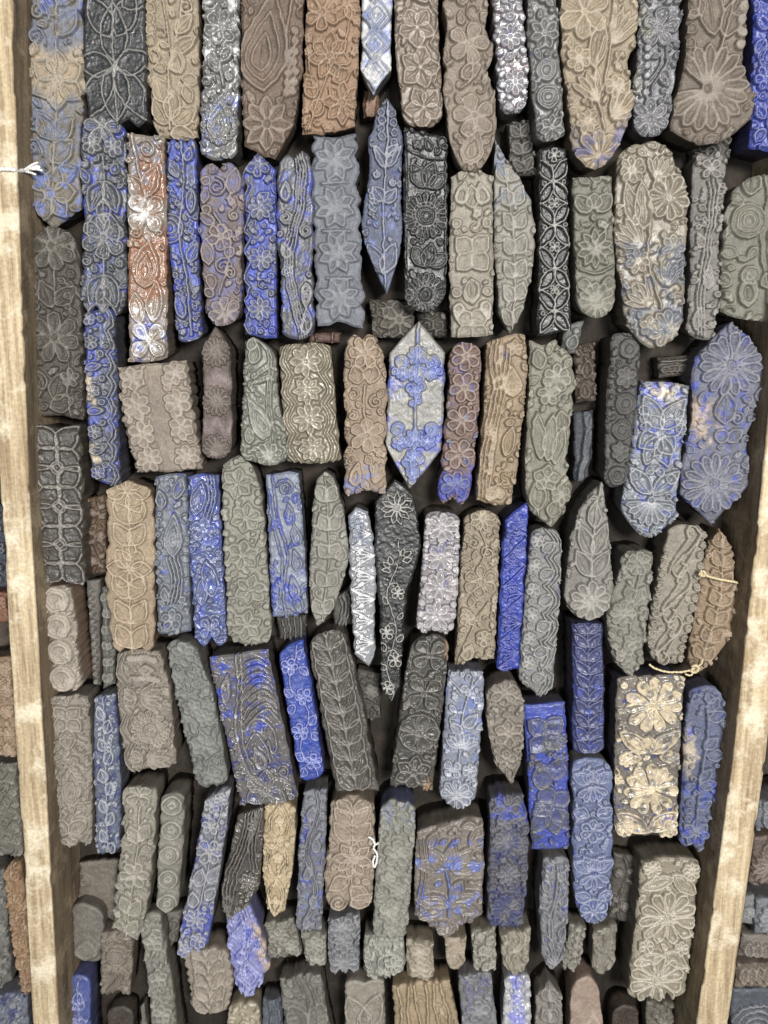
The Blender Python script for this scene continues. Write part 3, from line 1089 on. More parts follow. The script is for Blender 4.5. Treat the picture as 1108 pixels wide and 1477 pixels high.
B('dark slate block with clover flowers, dotted paisley stems and a fluted end', '926,-60 925,20 923,60 918,120 916,172', '986,-60 984,30 978,90 967,170', 'f', 'r22', (100, 100, 106),
  [F(0, .38, .85, 5, 'r', 10, inner=2), F(-.1, .9, .92, 7, 'r', inner=2), F(0, .12, .75, 6, 'r'), Wv(.8, .3, 2, .3, .1, .8, .5, .78), Bd(-.6, .5, -.4, .75, 6, .14, 0), Bd(.5, .5, .4, .8, 6, .13), Lf(.2, .62, .7, .2, 150), Fill(40, .16, 'bld')], edge=(7, 4), mat='waxed', patch=[('olive', .28, .42, -2, -.6), ('olive', .68, .78, -2, -.6)])
B('wide brown block ending in a big ribbed scallop-shell fan', '999,-60 996,30 988,110 975,150 972,185', '1078,-60 1079,40 1074,95 1090,140 1086,170', 'f', 'l26:1', (120, 106, 92),
  [Rg(-.2, .68, [.16], .9), Fn(-.2, .68, 1.35, -50, 265, 15, 'd', w=1.15, inner=1, fill=.35), Lf(-.1, .4, 1.6, .3, -10), Lf(.2, .42, 1.3, .28, 25), St([(.6, .0), (.4, .3), (-.1, .6)], 1.2), Lf(.45, .3, .8, .22, 50), Lf(-.55, .3, .9, .24, -35), Bd(.85, .05, .8, .5, 7, .15, 0), Bd(-.85, .3, -.9, .55, 4, .16), Fill(30, .15, 'lc')], worn=1, depth=2.6)
B('bright blue block of scrolled relief against the pale side board', '1091,-60 1089,80 1086,212', '1150,-60 1150,228', 'f', 'f', 'blue', [Vn(4, .3, .5, 6, .6), Rg(-.3, .5, [.5, .3]), Fill(40, .18, 'bl')], dye=[('sky', .3, 'r', 0, 1)], mat='waxed')
# ---- second row
B('dark grey-brown block with two many-petalled blooms and leafy stems, round top', '36,365 38,440 44,520 47,602', '110,358 114,440 116,520 118,606', 'r32', 'n5', (84, 78, 68),
  [F(.0, .1, .92, 7, 'r', 12, inner=2), F(-.02, .58, .95, 7, 'r', 0, inner=2), St([(.1, .2), (.0, .4)], 1.1), St([(.5, .7), (.45, .85), (.55, 1)], 1), Lf(0, .4, 1.0, .26, 55), Lf(-.05, .42, 1.0, .26, -25), Lf(-.1, .92, 1.0, .3, 15), Lf(-.3, .95, .9, .28, 70), Lf(-.5, .85, .7, .2, -20), F(.55, .78, .35, 5, 'r'), Bd(.7, .22, .5, .4, 4, .14), Bd(-.75, .25, -.7, .42, 5, .14), Fill(50, .14, 'blf')], edge=(9, 4), worn=1)
B('slate block with cobalt-stained flowers and drooping leaf pairs, petalled ends', '116,185 117,300 116,440', '178,190 180,320 177,440', 'r20', 'z14:3', (78, 82, 90),
  [F(0, .05, .75, 6, 'r', 30, inner=2), F(0, .6, .95, 6, 'r', 0, inner=2, c=.16), F(-.45, .14, .4, 6, 'r'), F(.45, .15, .4, 6, 'r'), Hb(2, 1.3, .3, 28, .2, .52, flip=1, bend=.1), Hb(2, 1.4, .32, 25, .68, .98, flip=1, bend=.1), Sc(-.8, .22, .2), Sc(-.72, .72, .25), Sc(.75, .73, .22, 1.4, -1), Lf(0, .4, 1.1, .25, 180), Lf(0, .83, 1.2, .27, 180), Fill(25, .14, 'bl')], dye=[('blue', .46, 'c', 0, 1)], mat='waxed', ridge=.5, edge=(6, 4))
B('glossy chestnut block with silvery white butterfly flowers and blue tinted petals', '183,190 182,350 183,522', '236,196 238,350 238,516', 'f', 'f3', (156, 142, 128),
  [Sc(.1, .06, .5, 1.4, 1, -60), St([(-.75, 0), (-.4, .12), (0, .28)], 1.2), Lf(0, .26, 1.4, .34, 20), Lf(-.1, .28, 1.3, .32, -35), F(0, .335, 1.0, 4, 'r', 45, c=.12, inner=2, w=1.2), Pa(-.1, .66, 2.4, .62, 0, .1, 3, 0, w=1.2), Sc(-.6, .42, .35), Lf(.3, .82, 1.9, .32, 5), Lf(-.4, .82, 1.4, .3, -10, 3), F(.05, .9, 1.0, 4, 'r', 45, c=.12, inner=2, w=1.2), Fill(20, .15, 'lc')],
  patch=[('chest', .08, .3, -.5, 2), ('chest', .42, .72, -2, 2)], dye=[('bluegray', .5, 'c', .0, .2), ('white', .5, 'r', .3, .42), ('white', .5, 'r', .72, 1), ('blue', .45, 'c', .82, 1)], mat='glossy', ridge=.3, depth=2.8)
B('blue narrow block with a half-round eye and berry twigs on a curving stem', '241,206 239,300 246,400 254,488', '281,204 284,300 286,400 290,482', 'l6:3', 'r7', (76, 82, 108),
  [St([(.0, .02), (.2, .2), (-.2, .45), (.1, .7), (.2, .97)], 1), Rg(-.85, .43, [.95, .65, .35]), Lf(-.2, .18, 1.0, .26, -20, 3), Lf(.5, .36, 1.4, .26, 5), Lf(.3, .6, 1.3, .26, 30), Lf(-.3, .88, 1.6, .3, -12), Bd(-.75, .24, -.1, .33, 5, .17), Bd(.5, .42, .8, .52, 4, .17), Bd(-.7, .66, -.3, .78, 5, .16), Bd(.6, .78, .6, .95, 4, .16), Lf(.4, .1, .8, .22, 20), Fill(30, .15, 'bl')], dye=[('blue', .62, 'c', 0, 1)], mat='waxed', ridge=.6)
B('mauve-brown block with spiral rose, ringed flower and violet petal end', '290,242 288,300 290,380 298,452', '341,242 350,275 347,380 345,446', 'l8:2', 'r20', 'mauve',
  [Sc(-.2, .13, .5, 2, 1, 0), F(.0, .43, .62, 6, 'r', 10, inner=0), F(.1, .92, .75, 7, 'd', inner=2), Sc(.6, .33, .28, 1.6, -1), Lf(.5, .2, 1.1, .26, 10, 3), Lf(-.6, .62, 1.1, .25, -5, 3), Sc(.1, .62, .45, 1.8, -1, 90), Sc(.45, .68, .3), Rg(-.75, .1, [.2]), Rg(.4, .55, [.25]), Rg(-.7, .28, [.2]), Rg(-.7, .8, [.22]), St([(-.4, .3), (.5, .5), (-.2, .8)], 1), Lf(-.3, .36, .8, .2, -60), Fill(40, .16, 'bcl')], dye=[('purple', .6, 'c', 0, 1), ('blue', .3, 'c', .1, 1)], edge=(6, 3), ridge=.5)
B('vivid blue-stained block of stacked rosettes with scalloped left edge and peaked top', '352,242 352,360 352,482', '397,244 398,360 398,488', 'p20:.42', 'f2', (80, 86, 112),
  [F(-.05, .05, .7, 6, 'r'), Fl(3, .72, 8, 'r', .14, .98, inner=2), Sp(-1, 7, .35, 1), Bd(.75, .2, .75, .95, 8, .17), Lf(-.2, .25, .8, .2, 60), Fill(30, .16, 'bl')], dye=[('blue', .68, 'c', 0, 1), ('blue', .35, 'a', .3, 1)], mat='waxed', edge=(7, 4, 'L'), ridge=.5)
B('dark block with a bold double ribbon wave and blue spiral curls', '402,232 398,310 404,400 405,478', '446,224 451,300 450,400 452,478', 'l8:2', 'r10', (86, 88, 96),
  [Wv(1.05, .42, 4, .17, .12, .85), Pa(-.45, .25, 1.1, .3, -12, .2, 2), Sc(-.5, .34, .38, 2), Sc(.62, .42, .4, 2, -1), Pa(.55, .7, 1.5, .3, 170, .2, 2), Sc(-.6, .63, .38, 2), Pa(-.5, .56, 1.0, .28, -5, -.2, 2), Sc(.62, .76, .32, 2), Pa(.5, .98, 1.5, .3, 8, -.1, 2), Rg(-.85, .42, [.14]), Rg(.85, .66, [.14])], dye=[('blue', .5, 'c', .1, .5), ('blue', .45, 'c', .55, .95)], mat='waxed', ridge=.55, edge=(5, 4))
B('blue-grey slab with four cross-shaped flowers and square scalloped edges', '451,192 450,290 455,390 458,470', '513,190 517,290 521,390 524,474', 'n4', 'n6', (116, 120, 130),
  [F(0, .12, .85, 8, 'p', 22, c=.08, inner=3, fill=.65), F(0, .37, .85, 8, 'p', 22, c=.08, inner=3, fill=.65), F(0, .62, .85, 8, 'p', 22, c=.08, inner=3, fill=.65), F(0, .87, .85, 8, 'p', 22, c=.08, inner=3, fill=.65), St([(-.6, .245), (.6, .245)], 1.3), St([(-.6, .495), (.6, .495)], 1.3), St([(-.6, .745), (.6, .745)], 1.3)], worn=2, edge=(8, 6), depth=2.0, ridge=.25)
B('spindle-shaped blue block with a pale sprig of berries and leaves, both ends pointed', '543,162 532,200 532,240 522,315 530,362', '571,158 581,200 578,260 581,330 577,366', 'p20', 'p56:.62', (92, 100, 124),
  [St([(.2, .02), (.1, .3), (-.0, .6), (.15, .98)], 1.1), Bd(-.35, .06, -.2, .2, 4, .2), Bd(.55, .06, .5, .22, 4, .2), Lf(.05, .36, 1.1, .2, -32), Lf(.05, .36, 1.2, .2, 35), Lf(.0, .31, .8, .18, 45), Sc(-.6, .42, .25, 1.5, 1), Sc(.55, .45, .25, 1.5, -1), Lf(-.05, .55, .9, .26, -35), Lf(.05, .55, .9, .26, 38), Bd(-.75, .53, -.6, .66, 5, .14), Bd(-.45, .58, -.35, .7, 4, .13), Lf(0, .92, 1.5, .36, -28, 3), Lf(.05, .92, 1.6, .36, 22, 3), Fill(16, .14, 'bl')], ridge=.85, dye=[('navy', .45, 'c', 0, .5), ('sky', .4, 'a', .55, 1)], lw=.85)
B('black block with sunburst ring medallions between leaf pairs, rounded end', '584,181 583,300 583,426', '646,196 647,300 643,420', 'f', 'r24', (42, 45, 48),
  [Rg(0, .46, [.62, .44, .26, .1], .75), Bd(-.0, .34, 0, .341, 1, .1), D(0, .46, .95, 18, c=.62), Rg(0, .9, [.56, .38, .2], .75), D(0, .9, .9, 18, c=.6), Lf(0, .3, 1.0, .26, 15, 3), Lf(-.1, .3, 1.0, .26, -30, 3), Lf(.1, .3, .9, .24, 55, 3), Lf(0, .74, .9, .26, 15, 3), Lf(-.1, .74, .9, .26, -30, 3), Lf(.15, .74, .9, .24, 60, 3), Bl(.92, .7, .15, .85), St([(-.9, .12), (0, .14), (.9, .13)], 1), Fill(40, .13, 'b')], mat='waxed', ridge=.3, lw=.75, edge=(10, 2))
B('light grey-tan block with quatrefoil blooms and curled corners, peaked top', '651,254 649,360 652,486', '712,254 713,360 713,482', 'p13', 'f2', (156, 148, 132),
  [F(0, .5, .98, 4, 'p', 45, c=.1, fill=.55), F(0, .93, .9, 4, 'p', 45, c=.1, fill=.55), Lf(0, .24, .9, .28, 0), Pa(-.45, .2, .95, .3, -12, .3, 2), Pa(.45, .2, .95, .3, 12, -.3, 2), Lf(0, .8, 1.0, .3, 0, 1), Lf(0, .65, .9, .26, 180), Rg(-.7, .3, [.2]), Rg(.7, .3, [.2]), Rg(-.7, .72, [.2]), Rg(.7, .72, [.2]), Pa(-.6, .78, .8, .24, 180, .2, 2), Pa(.6, .78, .8, .24, 180, -.2, 2), Fill(30, .15, 'bl')], worn=1)
B('pale leaf-shaped block with overlapping leaflets on a midrib, sharp tip', '715,222 714,330 717,400 722,455', '724,222 750,256 771,297 773,350 767,400 755,448', 'p22:.2', 'p28:.4', (150, 146, 134),
  [Hb(7, .95, .3, 38, .12, .99, vein=1, bend=.15), Fill(20, .13, 'l')], dye=[('bluegray', .5, 'a', 0, .3)], worn=1, edge=(7, 3, 'R'))
B('narrow black block of white-outlined four-leaf crosses with dotted joints', '780,213 779,340 777,485', '818,213 822,340 826,477', 'f3', 'f', (36, 38, 40),
  [Qf(4, .3, .07, .99, 0, .15), F(0, .3, .34, 4, 'd', 45, c=.1, inner=0), F(0, .53, .34, 4, 'd', 45, c=.1, inner=0), F(0, .76, .34, 4, 'd', 45, c=.1, inner=0), F(0, .05, .4, 4, 'd', 0, c=.1, inner=0), Bd(-.7, .185, .7, .185, 2, .12), Bd(-.7, .415, .7, .415, 2, .12), Bd(-.7, .645, .7, .645, 2, .12), Bd(-.7, .875, .7, .875, 2, .12)], ridge=1.3, lw=.62, mat='waxed')
B('short sage-grey block with a ribbed flower and daisy end, leafy top corners', '829,254 831,350 833,430', '885,252 888,350 889,425', 'n3', 'r28', 'olive',
  [F(0, .5, .92, 10, 'p', c=.1, inner=3, fill=.6), D(0, .88, .92, 12, fill=.5), Lf(-.15, .24, 1.0, .32, -42), Lf(.15, .24, 1.0, .32, 42), Lf(0, .22, .7, .3, 0), St([(-.9, .7), (0, .68), (.9, .7)], .9), Lf(-.3, .75, .7, .22, -100), Lf(.3, .75, .7, .22, 100), Fill(20, .15, 'bl')], worn=1)
B('broad tan-grey block of daisies and feather plumes with blue-grey stained side', '893,228 889,330 896,400 906,470', '964,212 988,256 996,300 990,370 989,440 980,482', 'r14', 'l24:1', (148, 138, 120),
  [F(.45, .29, .62, 10, 'd', c=.14, inner=3, fill=.5), F(-.5, .12, .36, 8, 'd', c=.2, inner=0), D(.45, .92, .55, 10, fill=.5), F(.6, .53, .34, 7, 'r'), Fn(.1, .2, .75, -20, 60, 5, 's'), Fn(-.2, .52, 1.1, -75, -10, 5, 's'), Lf(-.2, .42, 1.2, .2, 0), Lf(-.4, .4, 1.1, .18, -12), Fn(.35, .72, .8, -30, 50, 5, 's'), Fn(-.05, .8, .9, -80, -5, 5, 's'), St([(.0, .3), (-.1, .55), (.2, .8)], 1.1), F(-.45, .58, .35, 7, 'r'), F(-.2, .9, .3, 6, 'r'), Fill(50, .1, 'bl')], dye=[('slate', .62, 'a', .5, .95)], worn=1, edge=(7, 4, 'R'), mat='waxed')
B('slim grey block with a clover head over long braided stem lines and an oval eye', '1006,224 1001,300 998,400 993,480', '1049,222 1050,260 1043,330 1044,400 1030,490', 'l6:2', 'f3', (122, 118, 112),
  [F(0, .07, .62, 4, 'r', 45, c=.15), Wv(.9, .32, 3, .22, .1, .9, .14, .98), Pa(.1, .72, 1.5, .36, 0, 0, 3), Lf(-.3, .5, .8, .2, -20), Bd(.7, .12, .6, .3, 4, .16), Bd(-.6, .35, -.5, .5, 4, .15), Lf(-.4, .96, 1.2, .22, 5, 3), Rg(.2, .93, [.15]), Rg(.75, .75, [.18]), Fill(24, .15, 'bl')], edge=(6, 4, 'R'), ridge=.45)
B('olive-grey block with nested oval eyes touching the right side board', '1058,285 1048,330 1046,395 1044,448', '1128,262 1138,460', 'r18', 'r8', 'olive',
  [Rg(-.2, .3, [.55, .38, .2]), Pa(-.2, .9, 1.1, .3, 0, 0, 2), Rg(-.15, .68, [.3, .15]), Lf(-.7, .75, .6, .2, -60), Lf(.2, .75, .6, .2, 60), Lf(-.2, .12, .7, .24, 10), Wv(1.5, .1, 2, .25, x=.45), Fill(40, .14, 'bl')], worn=1, edge=(5, 5))
# ---- third row
B('dark block of overlapping circles forming four-petal crosses', '50,612 50,680 55,760 58,842', '113,612 116,700 118,846', 'n5', 'n4', (74, 68, 60),
  [Qf(4, .4, .0, 1.0, 0, .3, w=1.1), Rg(0, .25, [.3]), Rg(0, .5, [.3]), Rg(0, .75, [.3])], edge=(4, 6, 'LR', 0), worn=1, ridge=.6, mat='waxed')
B('blue-stained dark block with scalloped lace edge and small flowers in each bay', '119,456 121,540 124,620 130,690', '161,450 166,540 168,620 172,700', 'r8', 'f4', (74, 80, 96),
  [Sp(1, 8, .34, 2, .95, .8), F(-.65, .04, .4, 5, 'd'), F(-.55, .18, .42, 6, 'r'), Lf(-.9, .32, .9, .2, 80), F(-.5, .46, .4, 6, 'r'), Lf(-.9, .58, .9, .2, 85), F(-.5, .7, .42, 6, 'r'), Lf(-.9, .83, .9, .2, 80), F(-.45, .94, .45, 6, 'r'), Rg(.1, .06, [.18]), Rg(.05, .25, [.18]), Rg(.1, .39, [.18]), Rg(.1, .52, [.18]), Rg(.1, .64, [.18]), Rg(.1, .77, [.18]), Rg(.1, .88, [.18]), Fill(20, .14, 'b')], dye=[('blue', .5, 'c', 0, 1)], patch=[('cream', .38, .5, -2, -.5), ('cream', .78, .85, -2, -.4)], mat='waxed', ridge=.6)
B('wide beige slab with two columns of small flowers and a smooth bare strip', '170,530 177,600 197,683', '267,520 275,590 290,678', 'f', 'f', (150, 136, 120),
  [F(-.6, .12, .36, 6, 'p', fill=.6), F(-.55, .37, .38, 6, 'r', fill=.6), F(-.55, .64, .38, 6, 'r', fill=.6), F(-.55, .88, .36, 7, 'r', fill=.6), F(.65, .1, .34, 6, 'p', fill=.6), F(.6, .37, .38, 6, 'r', fill=.6), F(.6, .6, .36, 6, 'p', fill=.6), F(.62, .88, .36, 7, 'r', fill=.6), St([(-.02, 0), (0, .5), (.02, 1)], 6.5, .42, 'smooth_strip'), Lf(-.5, .2, .35, .1, 30), Lf(.5, .22, .35, .1, -40), Lf(.4, .5, .35, .1, 40), Lf(-.4, .5, .35, .1, -40), Sc(.35, .22, .14), Sc(-.8, .5, .12), Fill(60, .09, 'bl')], worn=1, edge=(9, 4), depth=2.2)
B('narrow dark block with three ribbed daisies separated by bare brown wood, pointed top', '290,506 291,580 289,645', '331,502 333,580 333,645', 'p32:.48', 'r18', (98, 84, 76),
  [D(.05, .18, .95, 15, inner=0), D(0, .56, .95, 15), D(0, .93, .95, 15)], patch=[('mauve', .32, .42, -2, 2), ('mauve', .7, .8, -2, 2)], depth=2.4, ridge=.3)
B('grey block with a long paisley curve, berries and a flower in its bulging end', '352,493 350,560 346,655', '371,489 394,512 399,570 410,620 414,660', 'f3', 'r14', (130, 130, 118),
  [Pa(.0, .8, 2.3, .5, 5, -.35, 3), D(.2, .92, .7, 9), Bd(-.4, .3, .5, .26, 6, .13), Bd(-.3, .35, .5, .33, 5, .12), Lf(-.4, .2, .9, .25, 20), Lf(-.4, .1, .7, .2, 10), Wv(.6, .2, 2, .2, .3, x=.6), Lf(-.6, .85, .8, .2, 0), Fill(30, .13, 'bl')], worn=1, mat='waxed')
B('squarish olive-tan block with a column of glossy rosettes inside a scalloped frame', '402,502 406,580 413,666', '476,500 484,590 491,664', 'r6', 'r4', (146, 136, 114),
  [F(.0, .14, .55, 8, 'r', fill=.5, inner=2), F(0, .38, .5, 8, 'p', fill=.6), F(0, .62, .55, 8, 'r', fill=.5, inner=2), F(0, .87, .5, 8, 'p', fill=.6), Sp(-1, 4, .28, 2, .98, .9), Sp(1, 4, .28, 2, .98, .9), Fill(20, .1, 'b')], mat='glossy', worn=1)
B('tan-brown block of cupped blossoms and curling stems with a blue corner', '500,492 495,545 499,630 496,700 502,716', '545,490 556,540 556,640 556,712', 'l8:2', 'n5', (156, 134, 110),
  [F(.05, .09, .72, 6, 'r', 30), Lf(-.3, .3, .8, .3, -15), Lf(.2, .3, .9, .3, 15), Sc(-.55, .37, .3), Sc(-.6, .5, .25), F(.1, .63, .8, 6, 'r', 0, inner=2), St([(0, .3), (-.1, .45), (.1, .6)], 1.1), Fn(.4, .95, 1.1, -10, 50, 5, 's'), Sc(.5, .42, .35, 1.5, -1), Pa(-.4, .95, 1.1, .3, -10, .3, 2), Fill(40, .15, 'bcl')], dye=[('sky', .5, 'c', .86, 1)], edge=(6, 5))
B('pale block pointed at both ends with two blue triangular flower clusters', '562,510 559,560 557,645', '643,510 641,580 637,650', 'p44', 'p60:.45', (148, 146, 138),
  [St([(0, .0), (0, .12)], 1.6), St([(0, .45), (0, .66)], 1.4), F(0, .2, .34, 8, 'r', inner=0), Rg(-.55, .18, [.22, .1]), Rg(.55, .18, [.22, .1]), Rg(-.8, .22, [.1]), Rg(.8, .22, [.1]), F(-.5, .27, .24, 6, 'r', inner=0), F(.45, .27, .24, 6, 'r', inner=0), F(0, .31, .3, 8, 'd', inner=0), Rg(-.2, .38, [.13]), Rg(.2, .38, [.13]), F(0, .42, .2, 6, 'r', inner=0), Rg(-.1, .47, [.1]), Rg(.1, .47, [.1]),
   F(0, .7, .34, 8, 'r', inner=0), Rg(-.6, .7, [.22, .1]), Rg(.6, .7, [.22, .1]), F(-.5, .78, .26, 6, 'r', inner=0), F(.5, .78, .26, 6, 'r', inner=0), F(0, .82, .3, 8, 'd', inner=0), Rg(-.25, .87, [.14]), Rg(.25, .87, [.14]), F(0, .91, .24, 6, 'r', inner=0), Rg(0, .96, [.12])],
  dye=[('sky', .85, 'r', .08, .5), ('blue', .5, 'c', .12, .42), ('blue', .55, 'c', .68, 1), ('sky', .85, 'r', .62, 1)], mat='waxed', ridge=.3)
B('slim reddish-brown block with five stacked blue-veined flowers', '652,506 645,600 637,690 632,716', '694,512 690,600 683,680 676,720', 'r14', 'l10:2', (124, 98, 88),
  [F(.0, .08, .9, 6, 'r', 0), F(0, .28, .9, 6, 'r', 15), F(.0, .49, .9, 6, 'r', 0), F(0, .71, .9, 6, 'r', 20), F(0, .92, .9, 6, 'r', 10), Fill(16, .14, 'b')], dye=[('blue', .36, 'c', 0, .8), ('blue', .68, 'a', .84, 1), ('bluegray', .5, 'r', .3, .9)], ridge=.5, edge=(5, 4, 'LR', 0))
B('tan block with sweeping parallel swirl lines and an eye-shaped paisley', '703,496 698,600 688,722', '758,484 763,530 758,590 745,690 737,730', 'r5', 'f2', (158, 136, 106),
  [Pa(.4, .36, 1.5, .42, -10, .05, 3, w=1.2), Wv(.5, .3, 4, .2, .35, 1.1, .05, .97, x=-.35), F(-.55, .55, .3, 5, 'r'), Bd(-.4, .6, -.5, .8, 5, .16, 0), Lf(.3, .7, 1.3, .25, 10), Pa(-.3, .98, 1.0, .3, 10, .3, 3), Wv(.4, .3, 3, .22, .6, 1, .0, .3, x=-.3), F(.4, .08, .35, 5, 'r'), Rg(.3, .93, [.22, .1]), Fill(50, .12, 'bf')], dye=[('blue', .3, 'c', 0, .12), ('purple', .3, 'c', .9, 1)], worn=1)
B('olive-grey block with lobed right edge, tall grass leaves and clover flowers', '766,491 763,600 758,690 766,738', '804,490 828,525 826,600 819,660 823,705 818,735', 'n8', 'p26:.6', (136, 132, 116),
  [F(.25, .2, .6, 7, 'd'), F(-.2, .28, .5, 5, 'r'), Lf(-.3, .64, 1.9, .25, -3, 3), Lf(0, .64, 1.9, .25, 8, 3), Lf(.3, .66, 1.6, .22, 16), F(-.05, .74, .6, 5, 'p', 10), Lf(-.5, .95, 1.3, .3, 0), F(.5, .85, .45, 6, 'r'), Lf(.6, .5, .8, .25, 0), Lf(-.5, .15, .8, .25, -10), Lf(.1, .95, .8, .25, 20), Fill(40, .14, 'bl')], worn=1, edge=(6, 5, 'R'))
B('charcoal block with round flower-face bosses raised along its right half', '884,486 876,590 872,690', '927,492 922,590 904,694', 'r8', 'r12', (74, 72, 70),
  [Rg(.15, .1, [.6, .42]), F(.15, .28, .7, 6, 'r', fill=.7), Rg(.15, .45, [.65, .4]), Rg(.1, .62, [.62, .4]), F(.1, .76, .6, 6, 'r', fill=.7), Rg(.1, .92, [.58, .38]), Fill(24, .12, 'd')], worn=1, depth=2.8, ridge=.2)
B('grey-blue block with crossing leaf pairs, berry clusters and ribbed fan end', '929,550 918,620 904,700 898,738', '998,557 988,640 980,700 978,745', 'f2', 'l34:1', (118, 124, 134),
  [Lf(0, .3, 1.3, .3, -32, 3), Lf(0, .3, 1.3, .3, 32, 3), F(0, .33, .9, 4, 'p', 55, c=.12), Lf(0, .34, 1.1, .3, 160), Lf(0, .34, 1.1, .3, 200), Lf(-.05, .72, 1.2, .26, -42), Lf(.05, .72, 1.2, .26, 42), Bd(-.75, .2, -.6, .3, 3, .2), Bd(.65, .2, .75, .3, 3, .2), Rg(0, .54, [.18]), Rg(-.2, .57, [.16]), Rg(.2, .57, [.16]), Rg(0, .48, [.15]), Fn(0, .76, .98, 95, 265, 9, 'd', inner=1), Rg(0, .75, [.12]), Bd(-.5, 1.0, .4, 1.0, 6, .16), Rg(-.7, .66, [.2]), Rg(.7, .66, [.2]), Fill(30, .12, 'b')], dye=[('blue', .52, 'c', 0, .55), ('blue', .4, 'c', .7, 1)], patch=[('cream', -.1, .12, -.4, .45)], mat='waxed', ridge=.5)
B('violet-grey block with two huge ribbed rosettes joined by a narrow waist', '1028,492 1003,530 1003,600 990,665 986,715', '1080,485 1102,530 1092,590 1080,640 1084,700', 'p22', 'p52:.5', (106, 108, 126),
  [D(.05, .22, .92, 15, inner=1), D(0, .79, .92, 15, inner=1), Sc(.2, .01, .3), Lf(0, .5, .9, .25, 0), Sc(.4, .5, .22), Rg(-.05, .56, [.2]), Lf(.2, .6, .5, .15, 50), Lf(0, .98, .5, .2, 180), Fill(20, .12, 'bl')], dye=[('blue', .42, 'c', 0, .5), ('blue', .4, 'c', .55, 1)], patch=[('pink', .4, .6, -2, -.35)], ridge=.35, depth=2.6)
# ---- fourth row
B('tan block with a star flower top and V-shaped leaf pairs down to a zigzag end', '152,708 153,770 151,840 160,936', '216,708 220,800 219,936', 'p14:.5', 'z10:3', (168, 146, 116),
  [F(.0, .06, .95, 6, 'p', 30, c=.1), Lf(0, .24, 1.0, .28, -35), Lf(0, .24, 1.0, .28, 35), Lf(0, .36, 1.0, .3, -35), Lf(0, .36, 1.0, .3, 35), F(0, .5, .95, 6, 'p', 30, c=.1), Hb(3, 1.05, .3, 36, .56, 1.0, bend=.1), Lf(0, .45, .9, .25, 0), St([(0, .1), (0, .4)], 1)], edge=(6, 5), lw=.8, ridge=.5, side=(84, 66, 50))
B('grey-blue strip with a tall paisley swirl above a small clover', '221,690 223,790 228,916', '265,686 270,790 274,913', 'f2', 'f2', (108, 114, 126),
  [Pa(.1, .5, 2.6, .5, 0, .05, 4), Wv(.5, .3, 4, .22, .0, .9, .5, .8), F(-.1, .9, .62, 5, 'r', 0, inner=0), Lf(.3, .15, 1.2, .25, 20), Lf(-.5, .2, 1.0, .22, -10), Lf(-.4, .78, .8, .2, -10), Bd(-.85, .3, -.85, .65, 7, .14), Rg(.6, .78, [.2]), Fill(20, .15, 'bl')], dye=[('blue', .35, 'c', 0, 1)], mat='waxed', ridge=.4)
B('blue strip with clover flowers and a drooping lined leaf beside the paisley strip', '268,690 271,790 281,922', '313,688 318,790 327,922', 'f3', 'l14:2', (92, 104, 150),
  [F(0, .33, .7, 5, 'r', 10, inner=2), F(0, .93, .68, 4, 'r', 45, inner=2), Lf(-.4, .22, 1.8, .35, 12, 3), Lf(.3, .7, 2.0, .4, -8, 3), Wv(.5, .3, 3, .2, .1, .9, .0, .28, x=.3), Lf(-.4, .75, 1.6, .28, 5, 3), Bd(.8, .45, .85, .85, 7, .16), Rg(-.75, .42, [.2]), Fill(24, .15, 'bl')], dye=[('blue', .55, 'c', 0, 1), ('sky', .4, 'a', .2, 1)], mat='glossy', ridge=.4)
B('long pale grey-green rounded block thick with dusty overlapping flowers', '318,682 321,760 325,840 329,915', '354,668 370,692 382,780 390,918', 'r14', 'r18', (146, 144, 130),
  [Fl(5, .72, 6, 'p', .04, .98, 15, alt=.12, inner=3, fill=.6), Bd(-.85, .2, -.85, .9, 9, .15, 0), Bd(.85, .15, .85, .9, 9, .15, 0), Fill(70, .16, 'ldf')], worn=1, ridge=.2, edge=(10, 3))
B('bluish block of flowing parallel scrolls with outlined drops', '382,687 386,780 392,892', '430,684 437,780 444,884', 'f2', 'f2', (132, 140, 160),
  [Sc(.15, .1, .5, 1.8, 1, -90, 1.1), St([(-.6, .0), (-.4, .3), (.0, .55), (-.3, .8), (-.2, 1)], 1.2), St([(-.85, .1), (-.6, .4), (-.3, .6), (-.5, .9)], 1), Pa(.6, .5, 1.1, .26, 10, -.3, 1), Pa(.6, .68, 1.1, .26, 10, -.3, 1), Pa(.2, .35, 1.1, .26, 20, -.3, 1), Pa(.35, .88, 1.3, .3, 10, -.3, 2), Lf(.6, .98, .9, .2, -10), Sc(-.6, .35, .25), Sc(-.55, .75, .25), Fill(24, .14, 'cl')], dye=[('blue', .62, 'r', 0, .8), ('blue', .6, 'a', .7, 1)], ridge=0.1, mat='waxed')
B('pale grey leaf-shaped block swelling to the right and tapering to a lower point', '457,692 449,760 446,850 449,886', '480,688 489,712 502,780 500,822 480,880', 'p10', 'p24:.3', (146, 143, 132),
  [Hb(5, .95, .32, 35, .05, .98, fill=.5), Lf(.5, .3, .8, .25, 20), Lf(.5, .6, .8, .25, 15), Fill(24, .16, 'l')], worn=1, ridge=.3)
B('narrow silvery white block of fan twigs in zigzag triangles, jagged edges', '502,746 506,850 511,946', '531,740 540,800 541,880 540,948', 'p10:.4', 'p18:.7', (150, 152, 156),
  [q for i in range(6) for q in (Tw(.9, .14 + i * .15, 1.35, 245, 295, 4, .13, .7), St([(.95, .14 + i * .15), (-.9, .06 + i * .15)], .8), St([(.95, .14 + i * .15), (-.9, .22 + i * .15)], .8))] + [Tw(-.9, .07 + i * .15, .9, 62, 118, 3, .12, .7) for i in range(7)], dye=[('bluegray', .6, 'a', 0, .2)], mat='glossy', ridge=2.6, lw=.69, depth=2.4, edge=(8, 3))
